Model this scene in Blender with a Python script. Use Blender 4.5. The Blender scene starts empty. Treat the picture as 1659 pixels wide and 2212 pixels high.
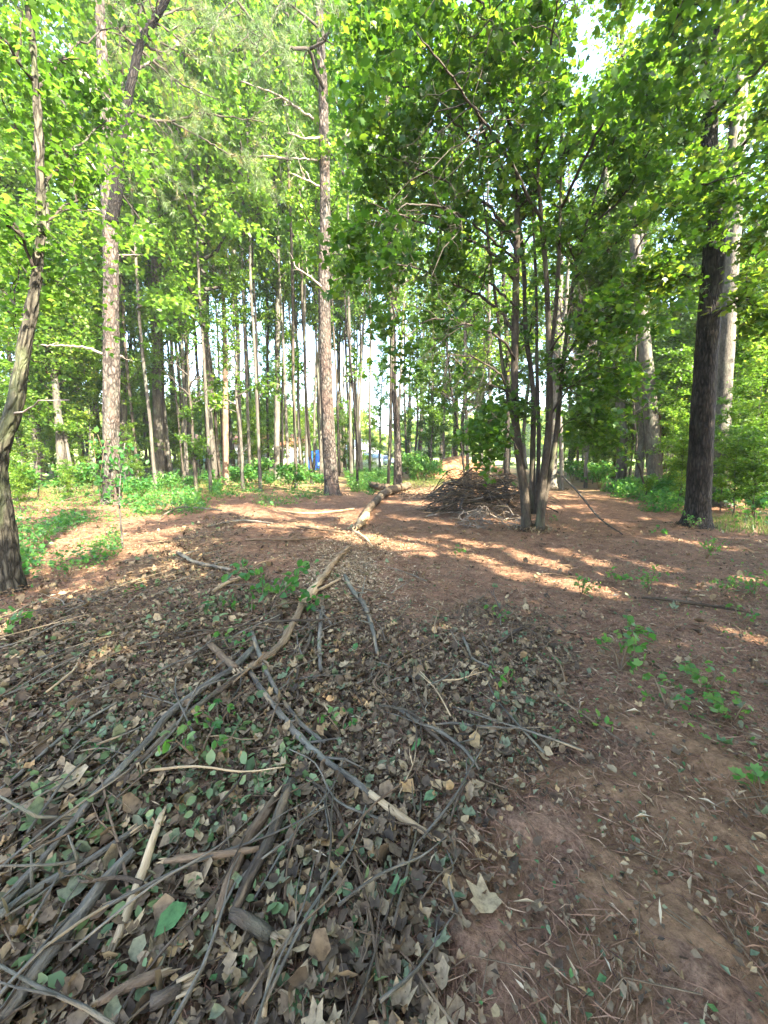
import bpy, math, random
import numpy as np
from mathutils import Vector, noise as mnoise

random.seed(7)
RNG = np.random.default_rng(7)
scene = bpy.context.scene
COL = scene.collection
R = math.radians

# ------------------------------------------------------------------ camera
CAM_H, PITCH, F = 1.55, R(8.3), 830.0       # F: focal length for a 1659 x 2212 frame
cam_d = bpy.data.cameras.new('camera')
cam_d.sensor_fit = 'VERTICAL'
cam_d.sensor_height = 24.0
cam_d.lens = 24.0 * F / 2212.0
cam_d.clip_start, cam_d.clip_end = 0.05, 2000
cam = bpy.data.objects.new('camera', cam_d)
cam.location = (0, 0, CAM_H)
cam.rotation_euler = (R(90) - PITCH, 0, 0)
COL.objects.link(cam)
scene.camera = cam

# ------------------------------------------------------------------ light
SUN_AZ = math.atan2(0.66, -0.75)            # clockwise from +Y: behind the camera, over the right shoulder
SUN_EL = R(38)
SUN = np.array([math.sin(SUN_AZ) * math.cos(SUN_EL), math.cos(SUN_AZ) * math.cos(SUN_EL), math.sin(SUN_EL)])
world = bpy.data.worlds.new('World')
scene.world = world
world.use_nodes = True
wn = world.node_tree
bg = wn.nodes['Background']
sky = wn.nodes.new('ShaderNodeTexSky')
sky.sky_type = 'NISHITA'
sky.sun_disc = False
sky.sun_elevation = SUN_EL
sky.sun_rotation = SUN_AZ
sky.air_density, sky.dust_density, sky.ozone_density = 1.0, 1.8, 0.6
wn.links.new(sky.outputs[0], bg.inputs[0])
bg.inputs[1].default_value = 0.15
sun_d = bpy.data.lights.new('sun', 'SUN')
sun_d.energy, sun_d.angle, sun_d.color = 5.0, R(0.5), (1.0, 0.91, 0.74)
sun = bpy.data.objects.new('sun', sun_d)
sun.rotation_euler = Vector(SUN).to_track_quat('Z', 'Y').to_euler()
sun.location = (8, -10, 20)
COL.objects.link(sun)
vs = scene.view_settings
scene.display_settings.display_device = 'sRGB'
vs.view_transform, vs.look, vs.gamma, vs.use_curve_mapping = 'Standard', 'None', 1.0, False
vs.exposure = 3.4
cy = scene.cycles
cy.max_bounces, cy.diffuse_bounces, cy.glossy_bounces, cy.transmission_bounces = 7, 4, 1, 5
cy.caustics_reflective = cy.caustics_refractive = False
cy.use_denoising = True

# ------------------------------------------------------------------ pixels of the photograph (1659 x 2212) to places
def ray(u, v):
    a, b = (u - 829.5) / F, (1106.0 - v) / F
    return np.array([a, math.cos(PITCH) + b * math.sin(PITCH), -math.sin(PITCH) + b * math.cos(PITCH)])

def P(u, v, y):                              # where the line of sight meets the upright plane at distance y
    d = ray(u, v)
    return np.array([0, 0, CAM_H]) + d * (y / d[1])

def G(u, v, z=0.0):                          # where it meets the ground
    d = ray(u, v)
    return np.array([0, 0, CAM_H]) + d * ((z - CAM_H) / d[2])

def Hn(x, y):                                # height of the ground
    x = np.asarray(x, float); y = np.asarray(y, float)
    r = np.hypot(x, y)
    h = 0.018 * np.sin(x * 2.1 + 1.3) * np.cos(y * 1.7 - .4) + 0.012 * np.sin(x * 4.3 - y * 3.1)
    h = h + np.clip((r - 8) / 30, 0, 1) * 0.10 * np.sin(x * .31 + 2) * np.sin(y * .27)
    h = h + 0.07 * np.exp(-((x + 1.9) / 1.0) ** 2 - ((y - 4.0) / 2.0) ** 2) + 0.05 * np.exp(-((x + 1.2) / .8) ** 2 - ((y - 1.6) / .9) ** 2)
    h = h + 0.35 * np.clip((-x - 7) / 14, 0, 1) * np.clip((y - 4) / 10, 0, 1) + 0.25 * np.clip((x - 8) / 14, 0, 1)
    return h

def H1(x, y):
    return float(Hn(x, y))

# ------------------------------------------------------------------ mesh helpers
def mesh_data(name, V, FS, mat, tint=None, tc=None, smooth=False):
    me = bpy.data.meshes.new(name)
    V = np.ascontiguousarray(V, np.float32)
    me.vertices.add(len(V)); me.vertices.foreach_set('co', V.ravel())
    FS = [np.asarray(f, np.int32) for f in FS if len(f)]
    nl = sum(f.size for f in FS); nf = sum(len(f) for f in FS)
    me.loops.add(nl); me.polygons.add(nf)
    me.loops.foreach_set('vertex_index', np.concatenate([f.ravel() for f in FS]))
    starts, p = [], 0
    for f in FS:
        starts.append(p + np.arange(len(f)) * f.shape[1]); p += f.size
    me.polygons.foreach_set('loop_start', np.concatenate(starts).astype(np.int32))
    if smooth:
        me.polygons.foreach_set('use_smooth', np.ones(nf, bool))
    if tint is not None:
        a = me.attributes.new('tint', 'FLOAT', 'POINT'); a.data.foreach_set('value', np.ascontiguousarray(tint, np.float32))
    if tc is not None:
        a = me.attributes.new('tc', 'FLOAT_VECTOR', 'POINT'); a.data.foreach_set('vector', np.ascontiguousarray(tc, np.float32).ravel())
    me.update(calc_edges=True)
    if mat: me.materials.append(mat)
    return me

def link(name, me, parent=None, loc=None):
    o = bpy.data.objects.new(name, me)
    COL.objects.link(o)
    if parent is not None: o.parent = parent
    if loc is not None: o.location = loc
    return o

def tag(o, label=None, cat=None, group=None, kind=None):
    if label: o['label'] = label
    if cat: o['category'] = cat
    if group: o['group'] = group
    if kind: o['kind'] = kind
    return o

def empty(name, loc, label, cat, group=None, rz=0.0):
    o = bpy.data.objects.new(name, None)
    o.empty_display_size = 0.2
    COL.objects.link(o); o.location = loc; o.rotation_euler[2] = rz
    return tag(o, label, cat, group)

class Acc:
    """collects shapes that become ONE mesh"""
    def __init__(s): s.V, s.Q, s.T, s.ti, s.tc, s.n = [], [], [], [], [], 0
    def add(s, V, quads=None, tris=None, tint=0.0, tc=None):
        V = np.asarray(V, float)
        if quads is not None and len(quads): s.Q.append(np.asarray(quads) + s.n)
        if tris is not None and len(tris): s.T.append(np.asarray(tris) + s.n)
        s.V.append(V); s.ti.append(np.full(len(V), tint) if np.isscalar(tint) else tint)
        s.tc.append(V if tc is None else tc); s.n += len(V)
    def box(s, c, size, tint=0.0, rz=0.0):
        x, y, z = np.array(size) / 2
        V = np.array([[-x,-y,-z],[x,-y,-z],[x,y,-z],[-x,y,-z],[-x,-y,z],[x,-y,z],[x,y,z],[-x,y,z]])
        ca, sa = math.cos(rz), math.sin(rz)
        V = V @ np.array([[ca, sa, 0], [-sa, ca, 0], [0, 0, 1]]) + np.array(c)
        s.add(V, [[0,3,2,1],[4,5,6,7],[0,1,5,4],[1,2,6,5],[2,3,7,6],[3,0,4,7]], tint=tint)
    def mesh(s, name, mat, smooth=False):
        FS = []
        if s.Q: FS.append(np.concatenate(s.Q))
        if s.T: FS.append(np.concatenate(s.T))
        return mesh_data(name, np.concatenate(s.V), FS, mat, np.concatenate(s.ti), np.concatenate(s.tc), smooth)
    def build(s, name, mat, parent=None, smooth=False, loc=None):
        return link(name, s.mesh(name, mat, smooth), parent, loc)

def resample(pts, step=None, n=None, wob=0.0, rng=RNG):
    """smooth polyline through points (Catmull-Rom)"""
    p = np.asarray(pts, float)
    if len(p) == 2: p = np.array([p[0], (p[0] + p[1]) / 2, p[1]])
    L = np.linalg.norm(np.diff(p, axis=0), axis=1).sum()
    if n is None: n = max(3, int(L / step) + 1)
    e = np.vstack([2 * p[0] - p[1], p, 2 * p[-1] - p[-2]])
    t = np.linspace(0, len(p) - 1 - 1e-6, n); i = t.astype(int); f = (t - i)[:, None]
    a, b, c, d = e[i], e[i+1], e[i+2], e[i+3]
    q = 0.5 * ((2*b) + (c-a)*f + (2*a-5*b+4*c-d)*f**2 + (3*b-a-3*c+d)*f**3)
    if wob > 0:
        w = rng.normal(0, wob, (n, 3)); w[0] = w[-1] = 0
        q = q + w
    return q, t / (len(p) - 1)

def tube(acc, pts, rad, sides=6, tint=0.0, jag=0.0, cap=True, disp=None, rng=RNG, len0=0.0):
    p = np.asarray(pts, float); n = len(p)
    rad = np.broadcast_to(np.asarray(rad, float), (n,))
    T = np.gradient(p, axis=0); T /= np.linalg.norm(T, axis=1)[:, None] + 1e-9
    ref = np.array([1.0, 0.13, 0.07]) if abs(T[0][0]) < .8 else np.array([0.1, 1.0, 0.2])
    N = np.cross(T, ref); N /= np.linalg.norm(N, axis=1)[:, None] + 1e-9
    B = np.cross(T, N)
    a = np.arange(sides) * 2 * math.pi / sides
    rr = rad[:, None] * np.ones((1, sides))
    if jag: rr = rr * (1 + rng.normal(0, jag, (n, sides)))
    L = len0 + np.concatenate([[0], np.cumsum(np.linalg.norm(np.diff(p, axis=0), axis=1))])
    tc = np.stack([np.cos(a)[None, :] * rad[:, None], np.sin(a)[None, :] * rad[:, None], L[:, None] * np.ones((1, sides))], -1)
    if disp is not None: rr = rr + disp(tc.reshape(-1, 3)).reshape(n, sides)
    V = p[:, None, :] + rr[..., None] * (np.cos(a)[None, :, None] * N[:, None, :] + np.sin(a)[None, :, None] * B[:, None, :])
    i = np.arange(n - 1)[:, None] * sides; j = np.arange(sides)[None, :]; k = (j + 1) % sides
    Q = np.stack([i + j, i + k, i + sides + k, i + sides + j], -1).reshape(-1, 4)
    V = V.reshape(-1, 3); tc = tc.reshape(-1, 3); tris = []
    if cap:
        V = np.vstack([V, p[0], p[-1]]); tc = np.vstack([tc, [0, 0, L[0]], [0, 0, L[-1]]]); m = n * sides
        tris = [[m, (q + 1) % sides, q] for q in range(sides)] + [[m + 1, (n-1)*sides + q, (n-1)*sides + (q + 1) % sides] for q in range(sides)]
    acc.add(V, Q, tris, tint=tint, tc=tc)

# ---- leaves
def fan(outline, cz=0.0, center=(0, .5)):
    V = np.array([[center[0], center[1], cz]] + [list(o) for o in outline], float)
    m = len(outline)
    return V, np.array([[0, 1 + i, 1 + (i + 1) % m] for i in range(m)])
LEAF_S = (np.array([[0,0,0],[.36,.42,.08],[0,1,-.06],[-.36,.42,.08]], float), np.array([[0,1,2],[0,2,3]]))
LEAF_M = fan([(0,0,0),(.34,.16,.03),(.55,.48,-.02),(.24,.56,.04),(.20,1.0,-.08)[:3],(0,.82,.0),(-.20,1.0,-.08),(-.24,.56,.04),(-.55,.48,-.02),(-.34,.16,.03)], -.03, (0,.42))
LEAF_L = [fan([(0,0,0),(.22,.12,.05),(.38,.30,.12),(.26,.46,.03),(.42,.66,.14),(.18,.80,.04),(0,1.0,.10),(-.2,.78,.02),(-.40,.60,.10),(-.25,.42,.02),(-.36,.25,.13),(-.2,.1,.04)], -.02),
          fan([(0,0,0),(.28,.25,.14),(.30,.62,.10),(0,1.0,-.06),(-.3,.6,.02),(-.26,.24,.10)], -.03),
          fan([(0,0,.02),(.36,.05,.16),(.46,.42,.02),(.3,.5,.0),(.26,.92,.18),(0,.76,.02),(-.26,.98,.1),(-.28,.52,.04),(-.52,.4,.16),(-.34,.1,.02)], -.04, (0,.4)),
          fan([(0,0,.0),(.2,.3,-.08),(.16,.75,-.02),(0,1.05,.2),(-.2,.7,.16),(-.22,.3,.12)], .06)]

LEAF_L += [fan([(0,0,.02),(.30,.2,.1),(.24,.34,.2),(.36,.5,.06),(.12,.62,.0),(-.04,.7,.12),(-.1,.4,.02),(-.05,.2,.0)], .0, (.1,.36)),
           fan([(0,0,0),(.18,.2,.34),(.16,.6,.42),(.02,.95,.2),(-.12,.7,.0),(-.14,.3,-.02)], -.02, (0,.5)),
           fan([(0,.0,0),(.3,.06,.0),(.42,.3,.16),(.2,.44,.02),(-.1,.52,.14),(-.4,.36,.04),(-.3,.1,.1)], -.03, (0,.25))]
def norm(v): return v / (np.linalg.norm(v, axis=-1, keepdims=True) + 1e-9)

def place(tmpl, C, Nrm, size, rng, T=None, asp=None, curl=None):
    """copies of a leaf template at points C with normals Nrm -> V, tris"""
    V0, F0 = tmpl; n, k = len(C), len(V0)
    Nrm = norm(Nrm)
    if T is None: T = rng.normal(size=(n, 3))
    T = norm(T - (T * Nrm).sum(1)[:, None] * Nrm); X = np.cross(T, Nrm)
    s = np.broadcast_to(np.asarray(size, float), (n,))[:, None, None]
    ax = 1.0 if asp is None else np.asarray(asp)[:, None, None]; az = 1.0 if curl is None else np.asarray(curl)[:, None, None]
    V = C[:, None, :] + s * (ax * V0[None, :, 0:1] * X[:, None] + V0[None, :, 1:2] * T[:, None] + az * V0[None, :, 2:3] * Nrm[:, None])
    Fc = (F0[None] + (np.arange(n) * k)[:, None, None]).reshape(-1, F0.shape[1])
    return V.reshape(-1, 3), Fc, k

# ------------------------------------------------------------------ materials
def new_mat(name):
    m = bpy.data.materials.new(name); m.use_nodes = True
    nt = m.node_tree; nt.nodes.clear()
    out = nt.nodes.new('ShaderNodeOutputMaterial')
    return m, nt, out
def N(nt, t, **kw):
    n = nt.nodes.new(t)
    for k, v in kw.items():
        if k.startswith('i_'): n.inputs[k[2:].replace('_', ' ')].default_value = v
        else: setattr(n, k, v)
    return n
def ramp(nt, fac, stops, interp='LINEAR'):
    n = nt.nodes.new('ShaderNodeValToRGB'); cr = n.color_ramp; cr.interpolation = interp
    while len(cr.elements) < len(stops): cr.elements.new(.5)
    for e, (p, c) in zip(cr.elements, stops):
        e.position = p; e.color = (*c, 1) if len(c) == 3 else c
    if fac is not None: nt.links.new(fac, n.inputs[0])
    return n.outputs[0]
def math_n(nt, op, a, b=None):
    n = nt.nodes.new('ShaderNodeMath'); n.operation = op
    for i, x in enumerate((a, b)):
        if x is None: continue
        if isinstance(x, (int, float)): n.inputs[i].default_value = x
        else: nt.links.new(x, n.inputs[i])
    return n.outputs[0]
def mixc(nt, fac, a, b, mode='MIX'):
    n = nt.nodes.new('ShaderNodeMix'); n.data_type = 'RGBA'; n.blend_type = mode
    for s, x in ((0, fac), (6, a), (7, b)):
        if isinstance(x, (int, float)): n.inputs[s].default_value = x
        elif isinstance(x, tuple): n.inputs[s].default_value = (*x, 1)
        else: nt.links.new(x, n.inputs[s])
    return n.outputs[2]
def noise_n(nt, vec, scale, detail=3, rough=.55):
    n = N(nt, 'ShaderNodeTexNoise'); n.inputs['Scale'].default_value = scale; n.inputs['Detail'].default_value = detail; n.inputs['Roughness'].default_value = rough
    if vec is not None: nt.links.new(vec, n.inputs['Vector'])
    return n.outputs['Fac']
def attr(nt, name, out):
    n = N(nt, 'ShaderNodeAttribute', attribute_name=name); return n.outputs[out]
def scalev(nt, vec, s):
    n = N(nt, 'ShaderNodeVectorMath', operation='MULTIPLY'); nt.links.new(vec, n.inputs[0]); n.inputs[1].default_value = s; return n.outputs[0]

def leaf_mat(name, stops, trans, tf=.42, rough=.45, spec=.35, blotch=0):
    m, nt, out = new_mat(name)
    t = attr(nt, 'tint', 'Fac')
    oi = N(nt, 'ShaderNodeObjectInfo')
    t2 = math_n(nt, 'ADD', t, math_n(nt, 'MULTIPLY', math_n(nt, 'SUBTRACT', oi.outputs['Random'], .5), .22))
    col = ramp(nt, t2, stops)
    if blotch:
        gm = N(nt, 'ShaderNodeNewGeometry'); nz = noise_n(nt, gm.outputs['Position'], blotch, 5, .7)
        col = mixc(nt, 1.0, col, ramp(nt, nz, [(.32, (.5, .46, .42)), (.5, (.95, .94, .9)), (.68, (1.3, 1.26, 1.16))]), 'MULTIPLY')
    b = N(nt, 'ShaderNodeBsdfPrincipled'); nt.links.new(col, b.inputs['Base Color'])
    b.inputs['Roughness'].default_value = rough; b.inputs['Specular IOR Level'].default_value = spec
    tr = N(nt, 'ShaderNodeBsdfTranslucent')
    nt.links.new(ramp(nt, t2, trans), tr.inputs['Color'])
    mx = N(nt, 'ShaderNodeMixShader'); mx.inputs[0].default_value = tf
    nt.links.new(b.outputs[0], mx.inputs[1]); nt.links.new(tr.outputs[0], mx.inputs[2]); nt.links.new(mx.outputs[0], out.inputs[0])
    return m
M = {}
M['leaf'] = leaf_mat('leaf_broad', [(0,(.022,.060,.008)),(.5,(.060,.112,.011)),(.85,(.11,.165,.018)),(1,(.16,.18,.025))],
                     [(0,(.12,.27,.02)),(.5,(.19,.39,.03)),(.85,(.31,.50,.04)),(1,(.46,.54,.05))])
M['maple_leaf'] = leaf_mat('leaf_maple', [(0,(.014,.044,.008)),(.5,(.030,.080,.010)),(.85,(.070,.13,.014)),(1,(.12,.16,.02))],
                     [(0,(.06,.17,.012)),(.5,(.135,.285,.016)),(.85,(.29,.43,.03)),(1,(.42,.48,.04))])
M['needle'] = leaf_mat('leaf_needle', [(0,(.045,.085,.028)),(.6,(.085,.125,.040)),(.85,(.14,.16,.05)),(1,(.20,.13,.06))],
                     [(0,(.10,.2,.05)),(.6,(.22,.32,.08)),(1,(.34,.3,.1))], tf=.3)
M['herb'] = leaf_mat('leaf_herb', [(0,(.020,.085,.022)),(.5,(.042,.13,.026)),(1,(.13,.22,.045))],
                     [(0,(.08,.26,.03)),(.5,(.15,.38,.04)),(1,(.32,.52,.07))])
M['wilted'] = leaf_mat('leaf_wilted', [(0,(.06,.10,.035)),(.5,(.12,.17,.06)),(1,(.24,.29,.13))], [(0,(.08,.2,.06)),(1,(.2,.35,.14))], tf=.2, rough=.6)
M['grass'] = leaf_mat('grass_blade', [(0,(.05,.10,.02)),(.5,(.09,.15,.03)),(1,(.2,.2,.06))],
                     [(0,(.12,.25,.03)),(.5,(.2,.36,.05)),(1,(.36,.38,.1))])
M['litter'] = leaf_mat('leaf_dead', [(0,(.050,.036,.024)),(.14,(.105,.074,.047)),(.30,(.18,.126,.076)),(.46,(.27,.20,.122)),(.60,(.36,.27,.155)),(.70,(.38,.235,.105)),(.78,(.17,.16,.095)),(.90,(.135,.17,.095)),(1,(.07,.16,.05))],
                     [(0,(.03,.02,.015)),(.5,(.12,.08,.04)),(1,(.06,.16,.05))], tf=.12, rough=.7, spec=.2, blotch=38)
M['straw'] = leaf_mat('pine_straw', [(0,(.045,.022,.014)),(.4,(.17,.082,.046)),(.75,(.30,.165,.095)),(1,(.42,.28,.17))],
                     [(0,(.1,.05,.03)),(1,(.3,.2,.1))], tf=.08, rough=.65, spec=.25)
M['chip'] = leaf_mat('wood_chip', [(0,(.25,.17,.09)),(.5,(.42,.31,.18)),(1,(.60,.50,.34))],
                     [(0,(.2,.15,.1)),(1,(.5,.4,.2))], tf=.05, rough=.7, spec=.2)

def bark_mat(name, dark, mid, light, lichen, sc=(14, 14, 5), plates=True, lich=.5, bump=.5, warm=None, wsc=(2.2, 2.2, .9), wth=.53):
    m, nt, out = new_mat(name)
    tc = attr(nt, 'tc', 'Vector')
    oi = N(nt, 'ShaderNodeObjectInfo')
    off = N(nt, 'ShaderNodeVectorMath', operation='ADD'); nt.links.new(tc, off.inputs[0])
    sc3 = N(nt, 'ShaderNodeVectorMath', operation='SCALE'); sc3.inputs[0].default_value = (17, 31, 53); nt.links.new(oi.outputs['Random'], sc3.inputs['Scale'])
    nt.links.new(sc3.outputs[0], off.inputs[1]); vec = off.outputs[0]
    v2 = scalev(nt, vec, sc)
    nz = noise_n(nt, v2, 1.3, 5, .65)
    if plates:
        vo = N(nt, 'ShaderNodeTexVoronoi', feature='DISTANCE_TO_EDGE'); vo.inputs['Scale'].default_value = 1.0
        wv = N(nt, 'ShaderNodeVectorMath', operation='ADD'); nt.links.new(v2, wv.inputs[0])
        n3 = N(nt, 'ShaderNodeTexNoise'); n3.inputs['Scale'].default_value = 1.2; nt.links.new(v2, n3.inputs['Vector']); nt.links.new(n3.outputs['Color'], wv.inputs[1])
        nt.links.new(wv.outputs[0], vo.inputs['Vector'])
        h = math_n(nt, 'ADD', math_n(nt, 'MINIMUM', math_n(nt, 'MULTIPLY', vo.outputs['Distance'], 2.2), .62), math_n(nt, 'MULTIPLY', nz, .5))
        hh = math_n(nt, 'MULTIPLY', h, .8)
    else:
        hh = nz; h = nz
    col = ramp(nt, hh, [(.18, dark), (.5, mid), (.82, light)])
    big = noise_n(nt, scalev(nt, vec, (3.0, 3.0, 1.4)), 1.0, 4, .6)
    col = mixc(nt, ramp(nt, big, [(.52, (0,0,0)), (.66, (lich, lich, lich))]), col, lichen)
    bl = noise_n(nt, scalev(nt, vec, (4.5, 4.5, 1.1)), 1.7, 5, .65)
    col = mixc(nt, 1.0, col, ramp(nt, bl, [(.34, (.42, .42, .43)), (.5, (.85, .84, .82)), (.68, (1.25, 1.23, 1.2))]), 'MULTIPLY')
    if warm:
        b2 = noise_n(nt, scalev(nt, vec, wsc), 1.3, 3, .5)
        col = mixc(nt, ramp(nt, b2, [(wth, (0,0,0)), (wth + .12, (.75,.75,.75))]), col, warm)
    b = N(nt, 'ShaderNodeBsdfPrincipled'); nt.links.new(col, b.inputs['Base Color']); b.inputs['Roughness'].default_value = .85; b.inputs['Specular IOR Level'].default_value = .2
    bp = N(nt, 'ShaderNodeBump'); bp.inputs['Strength'].default_value = bump; bp.inputs['Distance'].default_value = .03
    nt.links.new(h, bp.inputs['Height']); nt.links.new(bp.outputs[0], b.inputs['Normal']); nt.links.new(b.outputs[0], out.inputs[0])
    return m
M['bark_pine'] = bark_mat('bark_pine', (.014,.011,.009), (.072,.057,.047), (.112,.097,.083), (.13,.14,.11), (11, 11, 4.6), True, .4, 1.0, (.088,.060,.046))
M['bark_grey'] = bark_mat('bark_grey', (.030,.026,.021), (.088,.077,.063), (.155,.138,.115), (.17,.185,.135), (24, 24, 7), False, .6, .8)
M['bark_pale'] = bark_mat('bark_pale', (.040,.035,.029), (.115,.102,.085), (.20,.18,.15), (.18,.195,.15), (20, 20, 12), False, .5, .6)
M['bark_dark'] = bark_mat('bark_dark', (.010,.008,.007), (.030,.025,.020), (.062,.052,.042), (.085,.085,.065), (20, 20, 4.5), True, .3, .9)
M['bark_maple'] = bark_mat('bark_maple', (.018,.014,.011), (.056,.045,.034), (.11,.092,.07), (.10,.118,.06), (26, 26, 8), False, .55, .6)
M['bark_silhouette'] = bark_mat('bark_silhouette', (.006,.005,.0045), (.017,.014,.012), (.036,.030,.026), (.05,.05,.04), (20, 20, 4.5), True, .2, .9)  # forked limb only: bark darkened to a silhouette, its shade put into the colour
M['branch'] = bark_mat('bark_branch', (.018,.014,.012), (.050,.040,.032), (.10,.082,.066), (.12,.12,.1), (30, 30, 8), False, .35, .5)
M['dead_branch'] = bark_mat('bark_dead_branch', (.10,.082,.066), (.24,.20,.165), (.36,.32,.27), (.34,.34,.3), (30, 30, 8), False, .4, .5)
M['stick'] = bark_mat('stick_bark', (.052,.043,.032), (.155,.135,.102), (.27,.24,.19), (.205,.215,.15), (40, 40, 12), False, .5, .9, (.40,.28,.15), (14, 14, 3.2), .57)
M['stick_dark'] = bark_mat('stick_dark', (.030,.021,.014), (.095,.069,.046), (.17,.132,.094), (.15,.145,.09), (40, 40, 12), False, .45, .9, (.30,.20,.11), (14, 14, 3.2), .62)
M['stick_red'] = bark_mat('stick_red', (.055,.034,.020), (.155,.102,.060), (.25,.175,.11), (.2,.18,.12), (40, 40, 12), False, .3, .7)
M['peeled'] = bark_mat('peeled_wood', (.24,.15,.075), (.44,.315,.18), (.58,.46,.29), (.22,.165,.10), (60, 60, 5), False, .6, .5)
M['bark_moss'] = bark_mat('bark_moss', (.016,.014,.010), (.058,.052,.038), (.12,.108,.08), (.10,.12,.055), (17, 17, 5), True, .6, .9)
M['ripped'] = bark_mat('ripped_wood', (.11,.07,.04), (.27,.185,.105), (.42,.31,.19), (.12,.095,.07), (60, 60, 5), False, .75, .6)
M['cedar'] = bark_mat('bark_cedar', (.075,.040,.026), (.20,.125,.085), (.30,.21,.15), (.25,.2,.15), (50, 50, 3), False, .3, .6)

def flat(name, col, rough=.6, metal=0, spec=.4, var=.12, scale=6):
    m, nt, out = new_mat(name)
    tcn = N(nt, 'ShaderNodeTexCoord')
    nz = noise_n(nt, tcn.outputs['Object'], scale, 4, .6)
    c = mixc(nt, ramp(nt, nz, [(.3,(0,0,0)),(.7,(1,1,1))]), tuple(x*(1-var) for x in col), tuple(min(1,x*(1+var)) for x in col))
    b = N(nt, 'ShaderNodeBsdfPrincipled'); nt.links.new(c, b.inputs['Base Color'])
    b.inputs['Roughness'].default_value = rough; b.inputs['Metallic'].default_value = metal; b.inputs['Specular IOR Level'].default_value = spec
    nt.links.new(b.outputs[0], out.inputs[0]); return m
M['siding'] = flat('white_siding', (.72,.71,.69)); M['roof_red'] = flat('roof_red', (.30,.11,.07), .8); M['roof_blue'] = flat('roof_blue', (.17,.27,.38), .5)
M['brick'] = flat('brick_wall', (.40,.20,.14), .85); M['glass'] = flat('window_glass', (.05,.06,.08), .1); M['tarp'] = flat('blue_tarp', (.015,.14,.70), .45, var=.25)
M['tarp_grey'] = flat('grey_tarp', (.26,.30,.30), .6); M['paint'] = flat('car_paint', (.42,.50,.60), .25, .2); M['rubber'] = flat('rubber', (.02,.02,.02), .8); M['lamp'] = flat('lamp_glass', (.7,.7,.68), .15)
M['trim'] = flat('white_trim', (.78,.78,.76)); M['metal'] = flat('wheel_metal', (.4,.4,.42), .35, .8); M['shed_wall'] = flat('shed_wall', (.45,.44,.42), .7)
def clay_mat():
    m, nt, out = new_mat('orange_clay')
    tcn = N(nt, 'ShaderNodeTexCoord')
    a = noise_n(nt, tcn.outputs['Object'], 2.5, 6, .65)
    c = ramp(nt, a, [(.3,(.17,.065,.026)),(.5,(.30,.15,.07)),(.7,(.41,.24,.125))])
    b = N(nt, 'ShaderNodeBsdfPrincipled'); nt.links.new(c, b.inputs['Base Color']); b.inputs['Roughness'].default_value = .95
    bp = N(nt, 'ShaderNodeBump'); bp.inputs['Distance'].default_value = .15; nt.links.new(noise_n(nt, tcn.outputs['Object'], 6, 5, .7), bp.inputs['Height']); nt.links.new(bp.outputs[0], b.inputs['Normal'])
    nt.links.new(b.outputs[0], out.inputs[0]); return m
M['clay'] = clay_mat()

def ground_mat():
    m, nt, out = new_mat('forest_floor')
    tcn = N(nt, 'ShaderNodeTexCoord'); pos = tcn.outputs['Object']
    fine = noise_n(nt, pos, 55, 6, .7); mid = noise_n(nt, pos, 9, 5, .65); big = noise_n(nt, pos, .9, 3, .55)
    straw = mixc(nt, ramp(nt, fine, [(.3,(0,0,0)),(.7,(1,1,1))]), (.085,.043,.026), (.37,.215,.13))
    dirt = mixc(nt, ramp(nt, noise_n(nt, scalev(nt, pos, (1, 1, 1)), 30, 8, .75), [(.3,(0,0,0)),(.7,(1,1,1))]), (.11,.058,.030), (.36,.205,.108))
    hum = mixc(nt, ramp(nt, mid, [(.35,(0,0,0)),(.65,(1,1,1))]), (.060,.043,.029), (.20,.145,.096))
    kind = attr(nt, 'tint', 'Fac')          # 0 humus, .5 straw, 1 bare dirt
    k = math_n(nt, 'ADD', kind, math_n(nt, 'MULTIPLY', math_n(nt, 'SUBTRACT', mid, .5), .45))
    c = mixc(nt, ramp(nt, k, [(.14,(0,0,0)),(.36,(1,1,1))]), hum, straw)
    pat = noise_n(nt, scalev(nt, pos, (1, 1, 1)), 3.2, 6, .7)
    c = mixc(nt, 1.0, c, ramp(nt, pat, [(.36, (.55, .50, .46)), (.5, (1, 1, 1)), (.64, (1.2, 1.16, 1.08))]), 'MULTIPLY')
    c = mixc(nt, ramp(nt, k, [(.66,(0,0,0)),(.86,(1,1,1))]), c, dirt)
    far = mixc(nt, ramp(nt, big, [(.35,(0,0,0)),(.62,(1,1,1))]), c, mixc(nt, mid, (.06,.09,.025), (.13,.15,.045)))
    ln = N(nt, 'ShaderNodeVectorMath', operation='LENGTH'); nt.links.new(pos, ln.inputs[0])
    mr = N(nt, 'ShaderNodeMapRange'); mr.inputs[1].default_value = 14; mr.inputs[2].default_value = 26; nt.links.new(ln.outputs['Value'], mr.inputs[0])
    c = mixc(nt, math_n(nt, 'MULTIPLY', mr.outputs[0], .8), c, far)
    mr2 = N(nt, 'ShaderNodeMapRange'); mr2.inputs[1].default_value = 44; mr2.inputs[2].default_value = 52; nt.links.new(ln.outputs['Value'], mr2.inputs[0])
    c = mixc(nt, mr2.outputs[0], c, mixc(nt, mid, (.09,.14,.035), (.17,.20,.06)))
    b = N(nt, 'ShaderNodeBsdfPrincipled'); nt.links.new(c, b.inputs['Base Color']); b.inputs['Roughness'].default_value = .95; b.inputs['Specular IOR Level'].default_value = .15
    bp = N(nt, 'ShaderNodeBump'); bp.inputs['Distance'].default_value = .025; bp.inputs['Strength'].default_value = .9
    nt.links.new(math_n(nt, 'ADD', fine, math_n(nt, 'MULTIPLY', mid, 1.2)), bp.inputs['Height']); nt.links.new(bp.outputs[0], b.inputs['Normal'])
    nt.links.new(b.outputs[0], out.inputs[0]); return m
M['ground'] = ground_mat()

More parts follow.
